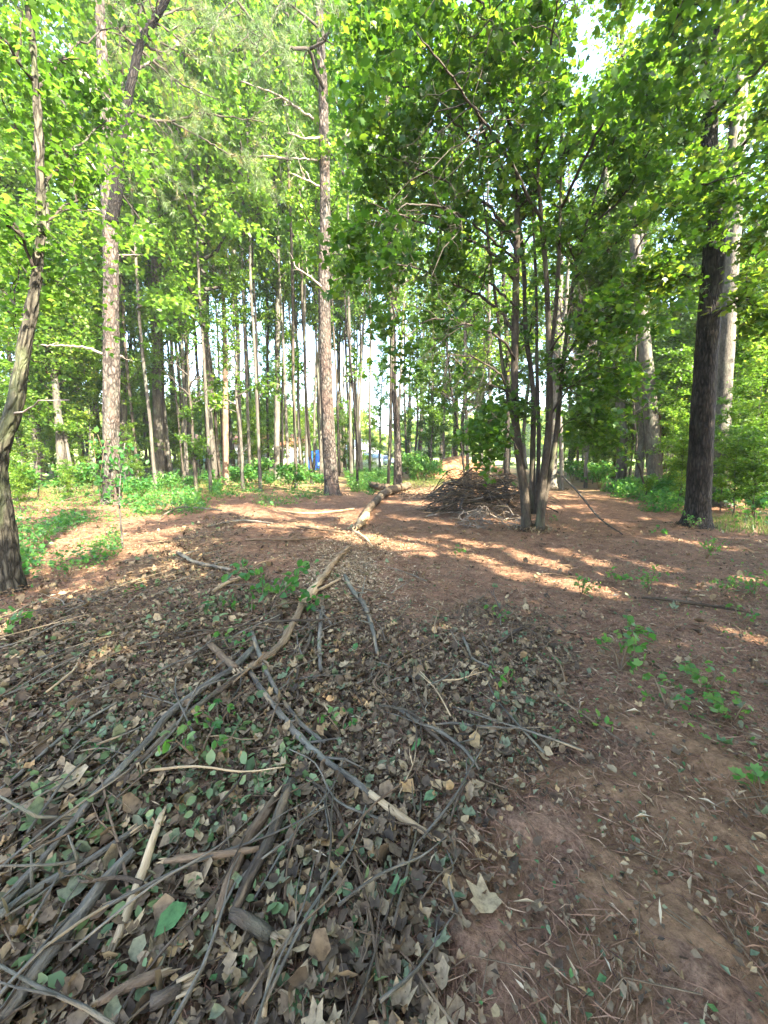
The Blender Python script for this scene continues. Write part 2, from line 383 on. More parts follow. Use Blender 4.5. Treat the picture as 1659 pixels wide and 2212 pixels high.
# ------------------------------------------------------------------ zones of the forest floor
def inpoly(x, y, poly):
    c = np.zeros(np.shape(x), bool); j = len(poly) - 1
    for i in range(len(poly)):
        xi, yi = poly[i]; xj, yj = poly[j]
        c ^= ((yi > y) != (yj > y)) & (x < (xj - xi) * (y - yi) / (yj - yi + 1e-12) + xi); j = i
    return c
def gpoly(pts): return [tuple(G(u, v)[:2]) for u, v in pts]
Z_LITTER = gpoly([(545,1108),(430,1125),(330,1185),(210,1280),(-300,1380),(-900,2400),(930,2400),(960,2100),(990,1800),(1130,1690),(1240,1560),(1230,1340),(1050,1290),(860,1320),(740,1290),(560,1250),(470,1190)])
Z_DIRT = gpoly([(990,1830),(1130,1690),(1300,1560),(1420,1560),(1659,1640),(2300,1900),(2400,2400),(930,2400)])
Z_CHIP = gpoly([(720,1130),(800,1120),(905,1180),(900,1195),(800,1210),(850,1270),(700,1320),(640,1290)])
Z_HERB_L = gpoly([(-500,1030),(460,1030),(470,1095),(400,1110),(250,1120),(160,1200),(150,1290),(-300,1400)])

# ------------------------------------------------------------------ ground sheet
def build_ground():
    rr = np.concatenate([np.linspace(.0, 13, 230)[1:], 13 * (24 ** (np.linspace(0, 1, 64)[1:]))])
    ns = 300; a = np.arange(ns) * 2 * math.pi / ns
    X = rr[:, None] * np.sin(a); Y = 1.5 + rr[:, None] * np.cos(a)
    Z = Hn(X, Y)
    near = np.clip(1.35 - np.hypot(X, Y) / 13, 0, 1)
    for f, am in ((5, .016), (11, .011), (24, .006)):
        Z = Z + near * am * (np.sin(X*f + 1.7*np.sin(Y*f*.6)) * np.cos(Y*f*.8 + 1.3*np.sin(X*f*.7)))
    d = inpoly(X, Y, Z_DIRT)
    # raked furrows in the bare dirt
    Z = Z + d * near * (.012 * np.sin((X * .75 + Y * .66) * 42 + 3*np.sin(X*5)) * np.sin(X*7 - Y*6) + .02 * np.sin((X * .8 + Y * .6) * 11 + 1.5 * np.sin(Y * 4)))
    jx, jy = .28 * np.sin(X * 5.1 + 2 * np.sin(Y * 3.7)), .28 * np.cos(Y * 4.6 + 2 * np.sin(X * 4.1))
    kind = np.where(inpoly(X + jx, Y + jy, Z_LITTER), .24, .5); kind = np.where(inpoly(X - jx, Y + jy, Z_DIRT), .95, kind)
    V = np.stack([X, Y, Z], -1).reshape(-1, 3); V = np.vstack([V, [0, 1.5, H1(0, 1.5)]])
    k = np.append(kind.ravel(), .2); n = len(rr)
    i = np.arange(n - 1)[:, None] * ns; j = np.arange(ns)[None]; jn = (j + 1) % ns
    Q = np.stack([i + j, i + ns + j, i + ns + jn, i + jn], -1).reshape(-1, 4)
    Tt = np.array([[len(V) - 1, q, (q + 1) % ns] for q in range(ns)])[:, ::-1]
    o = link('ground', mesh_data('ground', V, [Q, Tt], M['ground'], tint=k, smooth=True))
    tag(o, 'brown forest floor of dirt and fallen pine straw', kind='structure')
build_ground()

# ------------------------------------------------------------------ gaps in the canopy where the photograph shows sunlight on the floor
LIT = []
def lit(pix, r, z=0.0):
    g = [G(u, v) for u, v in pix]
    for a, b in zip(g, g[1:] if len(g) > 1 else g): LIT.append((a[:2], b[:2], r, z))
lit([(520,1095),(620,1112),(740,1108)], .55); lit([(540,1135),(690,1135)], .22); lit([(700,1150),(790,1165),(890,1188)], .30)
lit([(860,1085),(985,1092)], .25); lit([(850,1115),(980,1130)], .22); lit([(800,1100),(760,1130)], .25)
lit([(890,1165),(1000,1195),(1090,1225)], .20); lit([(960,1160),(1090,1190),(1200,1222)], .16); lit([(1090,1235),(1240,1268),(1330,1285)], .13)
lit([(1200,1185),(1290,1215)], .13); lit([(1240,1250),(1310,1290)], .12)
lit([(1440,1165),(1620,1188)], .16); lit([(1330,1200),(1450,1235)], .08); lit([(1570,1365),(1659,1385)], .08); lit([(1640,1250),(1700,1260)], .15)
lit([(1195,1074),(1300,1076)], .45); lit([(1340,1110),(1400,1112)], .12)
lit([(540,1192),(600,1196)], .09); lit([(20,1072),(90,1078)], .4); lit([(140,1062),(260,1068)], .4); lit([(330,1050),(480,1052)], .8)
lit([(500,1040),(700,1035)], 1.6); lit([(880,1045),(1000,1030)], 1.2); lit([(780,1035),(860,1035)], 1.0); lit([(960,1012),(1080,1020)], 2.5, 1.0)
lit([(1010,1120),(1110,1128)], .16)
mb = G(1138, 1140)
LIT.append((mb[:2] + [-.25, -.15], mb[:2] + [.0, -.15], .16, .55)); LIT.append((mb[:2] + [.2, -.15], mb[:2] + [.5, -.15], .12, 1.2))
LIT.append((P(10, 930, 4.3)[:2] - [0, .2], P(40, 930, 4.3)[:2] - [0, .2], .22, 1.85)); LIT.append((P(40, 800, 4.3)[:2] - [0, .2], P(60, 800, 4.3)[:2] - [0, .2], .2, 2.5))
LIT.append((P(232, 910, 12.5)[:2] - [0, .3], P(250, 910, 12.5)[:2] - [0, .3], .4, 2.7))
def in_light(C):
    """leaf centres that stand in one of the sunbeams"""
    hit = np.zeros(len(C), bool)
    for a, b, r, z in LIT:
        g = C[:, :2] - SUN[None, :2] * ((C[:, 2] - z) / SUN[2])[:, None]
        ab = b - a; l2 = (ab ** 2).sum()
        t = np.clip(((g - a) @ ab) / l2, 0, 1) if l2 > 1e-9 else np.zeros(len(C))
        d = np.hypot(*(g - (a + t[:, None] * ab)).T)
        wob = .65 + .5 * np.sin(g[:, 0] * 6.1 + 2 * np.sin(g[:, 1] * 4.3)) * np.cos(g[:, 1] * 7.7 + g[:, 0] * 2.2)
        hit |= (d < r * 1.25 * (.75 + wob * .7)) & (C[:, 2] > z + .3)
    return hit

# ------------------------------------------------------------------ growing things
def sub_branch(rng, pts, rads, t, length, spread, up, n=5, droop=0.0, az=None):
    m = len(pts); i = min(m - 2, max(0, int(t * (m - 1))))
    p0 = pts[i] + (pts[i+1] - pts[i]) * (t * (m - 1) - i)
    T = norm(pts[i+1] - pts[i])
    v = rng.normal(size=3) if az is None else np.array([math.cos(az), math.sin(az), 0.0])
    v = norm(v - (v @ T) * T)
    d = norm(v * spread + T * .55 + np.array([0, 0, up]))
    s = np.linspace(0, 1, n)[:, None]
    bend = rng.normal(0, .16, 3) + np.array([0, 0, -droop])
    q = p0 + length * (d * s + bend * s ** 2) + np.vstack([np.zeros(3), rng.normal(0, .03 * length, (n - 1, 3))])
    r0 = min(rads[i] * .62, .02 + .018 * length)
    return q, r0 * (1 - .85 * s[:, 0])

def leaf_cloud(rng, twigs, n, sig, flat_z=.55):
    """n leaf centres scattered round twig polylines"""
    L = np.array([np.linalg.norm(np.diff(t, axis=0), axis=1).sum() for t in twigs])
    pick = rng.choice(len(twigs), n, p=L / L.sum())
    tt = rng.beta(1.5, 1.0, n)
    C = np.empty((n, 3))
    A = np.array([t[[0, 1, 2, 3, 4]] if len(t) >= 5 else np.vstack([t, np.repeat(t[-1:], 5 - len(t), 0)]) for t in twigs])
    f = tt * 4 - 1e-6; i = np.clip(f.astype(int), 0, 3); fr = (f - i)[:, None]
    C = A[pick, i] * (1 - fr) + A[pick, i + 1] * fr
    C = C + rng.normal(0, sig, (n, 3)) * np.array([1, 1, flat_z])
    return C, pick

def leaf_arrays(rng, C, pick, size, tmpl, flatness=.75, tint_mid=.45, tint_sd=.17):
    n = len(C)
    Nn = rng.normal(size=(n, 3)) * (1 - flatness * .55) + np.array([0, 0, 1.0]) * flatness
    V, Fc, k = place(tmpl, C, Nn, size * rng.uniform(.7, 1.25, n), rng)
    cl = rng.normal(0, .10, int(pick.max()) + 1)[pick]
    ti = np.clip(tint_mid + cl + rng.normal(0, tint_sd, n), 0, 1)
    return V, Fc, k, np.repeat(ti, k)

def grow_tall(seed, H=19, cb=6.5, Rc=2.8, r0=.15, nl=9000, size=.13, lean=0.0, low=3):
    """slender woodland tree: (trunk Acc, branch Acc, leaves)"""
    rng = np.random.default_rng(seed)
    z = np.linspace(0, H * .95, 16)
    w = np.cumsum(rng.normal(0, .07, (16, 2)), axis=0)
    pts = np.column_stack([w[:, 0] + lean * z, w[:, 1], z]); rads = r0 * np.clip(1.0 - .93 * (z / H), .05, 1) ** .85
    rads[0] *= 1.25
    tr, br = Acc(), Acc()
    p, t = resample(pts, n=26); tube(tr, p, np.interp(t, np.linspace(0, 1, 16), rads), 9, jag=.03, rng=rng)
    twigs = []
    nb = 30
    for b in range(nb + low):
        hz = cb + (H * .93 - cb) * (b / nb) ** .9 if b < nb else rng.uniform(2.2, cb)
        k = (hz - cb) / (H - cb)
        ln = Rc * (1.05 - .75 * max(k, 0)) * rng.uniform(.6, 1.15) if b < nb else rng.uniform(.8, 1.8)
        q, rq = sub_branch(rng, pts, rads, hz / (H * .95) * .999, ln, 1.0, .25 + .5 * max(k, 0), n=6, droop=.1, az=b * 2.4 + rng.normal(0, .4))
        tube(br, q, rq, 4, cap=False)
        for s in range(4):
            q2, r2 = sub_branch(rng, q, rq, rng.uniform(.3, .95), ln * rng.uniform(.3, .6), .9, .15, n=5)
            tube(br, q2, r2, 3, cap=False); twigs.append(q2)
        twigs.append(q)
    C, pick = leaf_cloud(rng, twigs, nl, .15)
    return dict(trunk=tr, branches=br, leaves=leaf_arrays(rng, C, pick, size, LEAF_S), rng=rng)

def grow_under(seed, H=6.5, Rc=2.0, nl=5000, size=.115, r0=.045, cb=.9):
    rng = np.random.default_rng(seed)
    z = np.linspace(0, H * .95, 10)
    w = np.cumsum(rng.normal(0, .06, (10, 2)), axis=0)
    pts = np.column_stack([w, z]); rads = r0 * np.clip(1 - .9 * z / H, .08, 1)
    tr, br = Acc(), Acc(); tube(tr, pts, rads, 7, jag=.03)
    twigs = []
    nb = 20
    for b in range(nb):
        hz = cb + (H * .92 - cb) * b / nb; k = b / nb
        ln = Rc * (.55 + .9 * k * (1 - k) * 2) * rng.uniform(.5, 1.1) * (1 - .5 * k)
        q, rq = sub_branch(rng, pts, rads, hz / (H * .95) * .999, ln, 1.0, .3, n=6, droop=.15, az=b * 2.4 + rng.normal(0, .5))
        tube(br, q, rq, 4, cap=False); twigs.append(q)
        for s in range(4):
            q2, r2 = sub_branch(rng, q, rq, rng.uniform(.25, .95), ln * rng.uniform(.3, .6), .9, .05, n=5)
            tube(br, q2, r2, 3, cap=False); twigs.append(q2)
    C, pick = leaf_cloud(rng, twigs, nl, .12, .45)
    return dict(trunk=tr, branches=br, leaves=leaf_arrays(rng, C, pick, size, LEAF_S, .85, .5), rng=rng)

def tufts(rng, pts_list, n, ln=.17, per=13, wid=.0045):
    """needle tufts on twigs -> V, tris, k per tuft, tint"""
    L = np.array([np.linalg.norm(np.diff(t, axis=0), axis=1).sum() for t in pts_list])
    pick = rng.choice(len(pts_list), n, p=L / L.sum())
    C = np.empty((n, 3)); D = np.empty((n, 3))
    for i, q in enumerate(pick):
        t = pts_list[q]; f = rng.beta(2.2, .9) * (len(t) - 1) - 1e-6; a = int(f)
        C[i] = t[a] + (t[a+1] - t[a]) * (f - a); D[i] = t[a+1] - t[a]
    D = norm(D)
    dirs = norm(rng.normal(size=(n, per, 3)) + D[:, None] * .9 + np.array([0, 0, -.15]))
    l = ln * rng.uniform(.7, 1.2, (n, per, 1))
    side = norm(np.cross(dirs, rng.normal(size=(n, per, 3)))) * wid
    c = C[:, None] + rng.normal(0, .02, (n, per, 3))
    V = np.stack([c - side, c + side, c + dirs * l], 2).reshape(-1, 3)
    Fc = np.arange(n * per * 3).reshape(-1, 3)
    ti = np.repeat(np.clip(rng.normal(.45, .2, n) + (rng.random(n) < .08) * .5, 0, 1), per * 3)
    return V, Fc, per * 3, ti

def grow_pine(seed, H=22, cb=9, Rc=2.6, r0=.2, nt=1500):
    rng = np.random.default_rng(seed)
    z = np.linspace(0, H * .97, 14); w = np.cumsum(rng.normal(0, .05, (14, 2)), axis=0)
    pts = np.column_stack([w, z]); rads = r0 * np.clip(1 - .9 * z / H, .06, 1) ** .8; rads[0] *= 1.2
    tr, br = Acc(), Acc()
    p, t = resample(pts, n=26); tube(tr, p, np.interp(t, np.linspace(0, 1, 14), rads), 10, jag=.03)
    tw = []
    for b in range(46):
        k = b / 46; hz = cb * .55 + (H * .95 - cb * .55) * k; live = hz > cb
        ln = Rc * (1.1 - .8 * k) * rng.uniform(.6, 1.1) if live else rng.uniform(.3, 1.2)
        q, rq = sub_branch(rng, pts, rads, hz / (H * .97) * .999, ln, 1.0, .1 + .3 * k, n=6, az=b * 2.4 + rng.normal(0, .4))
        tube(br, q, rq * .8, 4, cap=False)
        if live:
            tw.append(q)
            for s in range(5):
                q2, r2 = sub_branch(rng, q, rq, rng.uniform(.3, .97), ln * rng.uniform(.25, .5), .8, .15, n=5)
                tube(br, q2, r2, 3, cap=False); tw.append(q2)
    return dict(trunk=tr, branches=br, leaves=tufts(rng, tw, nt, .22, 12, .009), rng=rng)

TALL = [grow_tall(100 + i, H=[19, 21, 17, 20, 18, 22][i], cb=[6, 7.5, 4.5, 8, 5, 9][i], Rc=[2.6, 2.4, 2.8, 2.2, 3.0, 2.5][i], nl=[9000, 6500, 9000, 6000, 9000, 6500][i], size=.17, low=[2, 1, 6, 1, 5, 1][i]) for i in range(6)]
UNDER = [grow_under(200 + i, H=[6.5, 5, 8, 4][i], Rc=[2.0, 1.7, 2.3, 1.5][i], nl=[5200, 3800, 6500, 3200][i]) for i in range(4)]
PINE = [grow_pine(300 + i, H=[22, 20][i], cb=[9, 8][i]) for i in range(2)]
SHARED = {}
def shared(kind, i, part, mat):
    key = (kind, i, part, mat)
    if key not in SHARED:
        src = {'tall': TALL, 'under': UNDER, 'pine': PINE}[kind][i]
        if part == 'leaves':
            V, Fc, k, ti = src['leaves']; SHARED[key] = mesh_data('crown', V, [Fc], M[mat], ti)
        else: SHARED[key] = src[part].mesh(part, M[mat], smooth=True)
    return SHARED[key]

STAT = [0, 0]
def stand(name, kind, i, x, y, label, cat='tree', group=None, s=(1, 1, 1), rz=0.0, bark='bark_grey', leaf='leaf', z=None, prune=True, tilt=(0, 0)):
    """a woodland tree of one of the grown kinds at (x, y)"""
    o = empty(name, (x, y, (H1(x, y) if z is None else z) - .03), label, cat, group, rz)
    o.scale = s; o.rotation_euler = (tilt[0], tilt[1], rz)
    link('trunk', shared(kind, i, 'trunk', bark), o)
    tag(link('branches', shared(kind, i, 'branches', 'branch'), o), kind='stuff')
    src = {'tall': TALL, 'under': UNDER, 'pine': PINE}[kind][i]
    V, Fc, k, ti = src['leaves']
    n = len(V) // k
    mat = np.array(o.matrix_basis if hasattr(o, 'matrix_basis') else o.matrix_world)
    C = V.reshape(n, k, 3).mean(1)
    W = C @ mat[:3, :3].T + mat[:3, 3]
    hit = in_light(W) if prune else np.zeros(n, bool)
    # keep the air in front of the lens clear
    hit |= (np.abs(W[:, 0]) < .5 + W[:, 1] * 1.05) & (W[:, 1] > -.5) & (np.linalg.norm(W - np.array([0, 0, CAM_H]), axis=1) < 3.2)
    STAT[0] += 1
    if hit.sum() > n * .04:
        STAT[1] += 1
        keep = ~hit; m = keep.sum()
        Vk = V.reshape(n, k, 3)[keep].reshape(-1, 3); f = Fc[:len(Fc) // n] if True else None
        fpl = len(Fc) // n; F0 = Fc[:fpl]
        Fk = (F0[None] + (np.arange(m) * k)[:, None, None]).reshape(-1, F0.shape[1])
        link('crown', mesh_data('crown', Vk, [Fk], M[leaf], ti.reshape(n, k)[keep].ravel()), o)
    else:
        link('crown', shared(kind, i, 'leaves', leaf), o)
    return o

# ------------------------------------------------------------------ the trees the photograph shows one by one
FWD = np.array([0, math.cos(PITCH), -math.sin(PITCH)])
def stem(pix, y=None, f=1.0):
    """pixel polyline (u, v, [distance,] width) -> points and radii in metres"""
    pts, rads = [], []
    for q in pix:
        u, v, w = q[0], q[1], q[-1]; yy = q[2] if len(q) == 4 else y
        p = P(u, v, yy); pts.append(p); rads.append(f * w / 2 / F * ((p - [0, 0, CAM_H]) @ FWD))
    return np.array(pts), np.array(rads)

def plates(amp, f=9.0, fz=.42, seed=0.0):
    def d(tc):
        out = np.empty(len(tc))
        for i, (x, y, z) in enumerate(tc):
            dd, _ = mnoise.voronoi((x * f + seed, y * f, z * f * fz))
            out[i] = amp * (min(dd[1] - dd[0], .45) * 2.2 - .5) + amp * .5 * mnoise.noise((x * 4, y * 4, z * 1.5 + seed))
        return out
    return d
def ripple(amp, f=5.0, seed=0.0):
    def d(tc):
        return np.array([amp * mnoise.noise((x * f + seed, y * f, z * f * .35)) + amp * .5 * mnoise.noise((x * f * 3, y * f * 3, z * f * .8 + seed)) for x, y, z in tc])
    return d

FEET = []
class HandTree:
    def __init__(s, name, label, base, cat='tree', group=None, seed=1):
        s.base = np.array([base[0], base[1], H1(base[0], base[1]) - .04]); s.rng = np.random.default_rng(seed)
        s.o = empty(name, s.base, label, cat, group); s.br = Acc(); s.cur = None; s.limbs = []; s.sk = []; s.tw = []
    def trunk(s, pts, rads, bark, sides=20, step=.12, disp=None, flare=.35, name='trunk', ground=True):
        pts = pts.copy()
        if ground: pts[0, 2] = s.base[2] - .02
        q, t = resample(pts, step)
        r = np.interp(t, np.linspace(0, 1, len(pts)), rads)
        hgt = q[:, 2] - s.base[2]
        if ground: r = r * (1 + flare * np.exp(-hgt / .16))
        a = Acc(); dd = disp
        if ground:
            nl_, ph, r0 = int(s.rng.integers(4, 7)), s.rng.uniform(0, 6), rads[0]
            def dd(tc):
                th = np.arctan2(tc[:, 1], tc[:, 0]); e = np.exp(-np.maximum(tc[:, 2], 0) / .14)
                return (disp(tc) if disp else 0) + r0 * .42 * e * np.maximum(0, np.cos(nl_ * th + ph + .8 * np.sin(th))) ** 1.5
        tube(a, q - s.base, r, sides, disp=dd)
        FEET.append((s.base[0], s.base[1], rads[0]))
        s.sk.append((q, r))
        return a.build(name, M[bark], s.o, smooth=True)
    def limb(s, pts, rads, dead=False, sides=7):
        q, t = resample(pts, .12, wob=.012, rng=s.rng); r = np.interp(t, np.linspace(0, 1, len(pts)), rads)
        s.cur = Acc(); s.limbs.append((s.cur, dead)); tube(s.cur, q - s.base, r, sides, jag=.04, rng=s.rng)
        s.sk.append((q, r)); return q, r
    def ramify(s, q, r, n, ln, sub=3, t0=.25, spread=.9, up=.2, droop=.1, dead=False, keep=True, own=False):
        acc = s.br if own or s.cur is None else s.cur
        for _ in range(n):
            t = s.rng.uniform(t0, 1)
            l = s.rng.uniform(*ln) * (1 - .35 * t)
            q1, r1 = sub_branch(s.rng, q, r, t * .999, l, spread, up, n=6, droop=droop)
            tube(acc, q1 - s.base, r1, 5, cap=False)
            if keep: s.tw.append(q1)
            for _ in range(sub):
                q2, r2 = sub_branch(s.rng, q1, r1, s.rng.uniform(.25, .95), l * s.rng.uniform(.3, .6), .9, up * .5, n=5, droop=droop)
                tube(acc, q2 - s.base, r2, 3, cap=False)
                if keep: s.tw.append(q2)
    def done(s, bark='branch', dead_bark='dead_branch'):
        if s.br.n: tag(s.br.build('twigs', M[bark], s.o, smooth=True), kind='stuff')
        for a, d in s.limbs: a.build('dead_limb' if d else 'limb', M[dead_bark if d else bark], s.o, smooth=True)
    def leaves(s, n, size, tmpl, mat, sig=.16, flat_z=.5, flatness=.8, mid=.45, name='crown', near=2.6):
        C, pick = leaf_cloud(s.rng, s.tw, n, sig, flat_z)
        k = ~in_light(C) & (np.linalg.norm(C - [0, 0, CAM_H], axis=1) > near)
        C, pick = C[k], pick[k]
        V, Fc, _, ti = leaf_arrays(s.rng, C - s.base, pick, size, tmpl, flatness, mid)
        return link(name, mesh_data(name, V, [Fc], M[mat], ti), s.o)
    def needles(s, n, ln=.2, per=14, wid=.006, mat='needle', name='crown'):
        V, Fc, k, ti = tufts(s.rng, s.tw, n, ln, per, wid)
        return link(name, mesh_data(name, V - s.base, [Fc], M[mat], ti), s.o)

def Lx(pix, w0, w1):
    """limb given as (u, v, distance) with end widths in pixels"""
    n = len(pix); return stem([(*p, w0 + (w1 - w0) * i / (n - 1)) for i, p in enumerate(pix)])

# ---- pine with the forked limb coloured as a dark silhouette
yb = G(243, 1092)[1]
t = HandTree('pine_tree', 'tall scaly pine with a silhouette-dark forked limb and ivy round its foot', (P(243, 1092, yb)[0], yb), seed=11)
LP_Y = yb
t.trunk(*stem([(243,1092,38),(241,1000,36),(240,900,35),(241,800,35),(240,700,33),(240,600,32),(238,500,31),(232,400,29),(230,300,28),(224,180,24),(218,60,20),(212,-80,18),(205,-250,12)], yb, .9), 'bark_pine', 56, .05, plates(.013, 13, .28))
q, r = stem([(241,480,yb-.1,24),(252,412,yb-.25,23),(256,350,yb-.35,20),(264,300,yb-.4,18),(275,220,yb-.5,17),(290,150,yb-.6,16),(305,90,yb-.7,15),(335,40,yb-.8,14),(365,-10,yb-.9,12),(420,-120,yb-1.1,8)])
fk = Acc(); qq, tt_ = resample(q, .06); tube(fk, qq - t.base, np.interp(tt_, np.linspace(0, 1, len(q)), r), 20, disp=plates(.012, 11, .5, 3.0)); fk.build('forked_limb', M['bark_silhouette'], t.o, smooth=True)
fork = (qq, np.interp(tt_, np.linspace(0, 1, len(q)), r))
y = yb
limbs = [
 ([(275,240,y+.5),(320,256,y+.8),(367,262,y+1.0),(420,248,y+1.2),(470,248,y+1.3),(570,264,y+1.5)], 7, 2, 0),
 ([(365,262,y+1.0),(440,300,y+1.0),(500,335,y+1.0),(560,338,y+1.0),(630,345,y+.9)], 4, 2, 0),
 ([(300,105,y+.6),(340,140,y+.9),(400,185,y+1.2),(470,215,y+1.5)], 6, 2, 0),
 ([(302,100,y+.6),(304,40,y+.8),(312,-30,y+1)], 6, 3, 0),
 ([(303,108,y+.6),(265,75,y+.9),(225,35,y+1.3),(190,-10,y+1.6)], 5, 2, 0),
 ([(238,372,y+.1),(212,335,y+.4),(150,240,y+.8),(90,170,y+1.2),(35,130,y+1.5)], 8, 3, 0),
 ([(290,150,y+.6),(350,120,y+1.4),(430,60,y+2.0),(520,30,y+2.4)], 5, 2, 0),
 ([(335,40,y+.8),(400,20,y+1.5),(470,30,y+2.2),(540,70,y+2.6)], 5, 2, 0),
 ([(264,300,y+.4),(340,360,y+1.0),(400,420,y+1.3)], 3, 1.5, 0),
 ([(268,312,y+.4),(285,293,y+.6),(312,284,y+.9)], 10, 7, 1),
 ([(266,320,y+.4),(290,322,y+.6),(316,327,y+.8)], 6, 5, 1),
 ([(215,200,y+.2),(172,142,y+.4),(122,108,y+.6)], 9, 5, 1), ([(190,165,y+.3),(160,120,y+.4),(150,95,y+.4)], 5, 3, 1),
 ([(228,390,y+.1),(180,335,y+.3),(140,312,y+.4),(92,292,y+.5)], 5, 2, 1),
 ([(228,768,y+.1),(190,752,y+.5),(150,748,y+.8),(88,745,y+1.1)], 6, 3, 1),
 ([(250,770,y+.2),(262,768,y+.5),(268,772,y+.7)], 4, 3, 1), ([(246,552,y+.2),(270,550,y+.5),(300,552,y+.6)], 3, 2, 1), ([(236,470,y+.2),(215,455,y+.4),(195,430,y+.5)], 4, 3, 1),
]
for pix, w0, w1, dead in limbs:
    q, r = t.limb(*Lx(pix, w0, w1), dead=bool(dead))
    if dead: t.ramify(q, r, 3, (.3, .7), 1, dead=True, keep=False)
    else: t.ramify(q, r, 9, (.7, 1.5), 4, t0=.15, up=-.05, droop=.3); t.tw.append(q)
t.ramify(*fork, 8, (.9, 2.0), 4, t0=.45, up=.0, droop=.25, own=True)
t.done(); t.needles(1000, .20, 14, .0055)
# ivy on the trunk
C = []
for _ in range(150):
    a = t.rng.uniform(0, 6.3); z = t.rng.beta(1.2, 1.6) * 2.4; rr_ = .30 + .05 * t.rng.random()
    C.append([math.cos(a) * rr_, math.sin(a) * rr_, z])
for _ in range(80): C.append([.5 + t.rng.normal(0, .3), t.rng.normal(-.2, .25), abs(t.rng.normal(.9, .6))])
C = np.array(C); V, Fc, k, ti = leaf_arrays(t.rng, C, np.zeros(len(C), int), .17, LEAF_L[1], .2, .35)
link('ivy_leaves', mesh_data('ivy_leaves', V, [Fc], M['herb'], ti), t.o)
va = Acc()
for i in range(5):
    a0 = i * 1.3; z = np.linspace(0, 2.2, 12); tube(va, np.column_stack([np.cos(a0 + z * .7) * .315, np.sin(a0 + z * .7) * .315, z]), .008, 4)
va.build('ivy_stems', M['stick_red'], t.o)

# ---- tall straight pine in the middle
yb = G(718, 1068)[1]; CP_Y = yb
t = HandTree('pine_tree', 'tall straight brown pine in the middle, at the edge of the clearing', (P(718, 1068, yb)[0], yb), seed=12)
t.trunk(*stem([(718,1068,37),(712,980,33),(708,900,31),(704,800,30),(702,700,29),(700,600,28),(702,500,27),(702,400,25),(700,300,24),(698,200,23),(693,100,20),(690,0,18),(686,-150,14)], yb, .88), 'bark_pine', 60, .055, plates(.014, 12, .28, 7.0))
y = yb
for pix, w0, w1, dead in [
 ([(700,190,y-.2),(680,150,y-.6),(668,108,y-1.0),(630,104,y-1.3),(590,92,y-1.6),(545,45,y-1.9),(505,-10,y-2.2)], 8, 5, 0),
 ([(668,106,y-1.0),(700,88,y-1.3),(718,55,y-1.6),(728,20,y-1.9)], 6, 2, 0),
 ([(612,100,y-1.4),(622,140,y-1.6),(632,190,y-1.7)], 4, 2, 0),
 ([(545,45,y-1.9),(535,80,y-2.2),(560,105,y-2.4)], 4, 2, 0),
 ([(505,0,y-2.2),(470,40,y-2.5),(450,90,y-2.7)], 3, 2, 0),
 ([(690,60,y-.2),(640,20,y-.8),(590,-20,y-1.2)], 6, 3, 0),
 ([(692,90,y-.2),(740,40,y-.8),(790,-10,y-1.2)], 6, 3, 0),
 ([(687,265,y-.2),(640,232,y-.5),(600,206,y-.8),(520,176,y-1.2)], 6, 3, 1),
 ([(694,297,y-.2),(660,298,y-.5),(622,288,y-.8)], 5, 3, 1), ([(690,402,y-.2),(660,388,y-.5),(628,374,y-.8)], 4, 3, 1),
 ([(694,620,y-.2),(668,596,y-.5),(638,577,y-.8)], 5, 3, 1), ([(686,345,y-.2),(640,343,y-.5),(560,336,y-.9)], 4, 2, 1),
 ([(708,330,y-.2),(735,300,y-.4),(760,290,y-.6)], 4, 2, 1), ([(708,560,y-.2),(722,545,y-.3),(738,540,y-.5)], 3, 2, 1)]:
    q, r = t.limb(*Lx(pix, w0, w1), dead=bool(dead))
    if dead: t.ramify(q, r, 5, (.3, .9), 1, dead=True, keep=False)
    else: t.ramify(q, r, 8, (.7, 1.5), 4, t0=.3, up=-.05, droop=.3); t.tw.append(q)
t.done(); t.needles(800, .2, 14, .007)

# ---- many-stemmed maple
yb = G(1150, 1146)[1]; MP_Y = yb
t = HandTree('maple_tree', 'many-stemmed maple spreading dark leafy limbs over the clearing', (P(1150, 1146, yb)[0], yb), seed=13)
y = yb
stems = [
 [(1140,1144,y,29),(1130,1050,y,27),(1113,900,y+.1,24),(1112,760,y+.1,23),(1115,600,y+.2,21),(1118,420,y+.2,17),(1120,200,y+.1,13),(1125,0,y,9),(1130,-250,y-.2,5)],
 [(1150,1110,y+.2,18),(1150,1000,y+.3,17),(1152,850,y+.4,15),(1136,720,y+.5,14),(1130,560,y+.7,12),(1108,380,y+.9,10),(1085,250,y+1,8),(1055,100,y+1.1,6),(1030,-80,y+1.2,4)],
 [(1166,1152,y-.1,27),(1171,1060,y-.1,24),(1187,900,y-.2,20),(1186,760,y-.3,18),(1180,600,y-.4,15),(1170,480,y-.5,13),(1160,330,y-.7,10),(1150,150,y-1,8),(1140,-50,y-1.3,5)],
 [(1172,1105,y,16),(1199,955,y,15),(1212,830,y+.1,13),(1226,700,y+.2,12),(1240,600,y+.2,10),(1262,500,y+.1,8),(1300,380,y-.1,6),(1345,250,y-.3,4)],
 [(1187,800,y-.3,12),(1204,620,y-.2,12),(1210,470,y-.2,10),(1212,330,y-.3,8),(1216,150,y-.5,6),(1222,-60,y-.7,4)],
 [(1146,1100,y+.1,13),(1124,980,y+.2,12),(1090,820,y+.3,10),(1072,660,y+.2,9),(1050,480,y,7),(1030,280,y-.2,5)],
 [(1158,1110,y+.1,13),(1164,960,y+.3,12),(1160,800,y+.4,11),(1158,620,y+.4,9),(1150,420,y+.5,7),(1148,200,y+.6,4)]]
for i, sx in enumerate(stems):
    pts, rads = stem(sx, f=.68)
    t.trunk(pts, rads, 'bark_maple', 18, .08, ripple(.008, 6, i * 3.0), flare=.25, name='stem', ground=i in (0, 2))
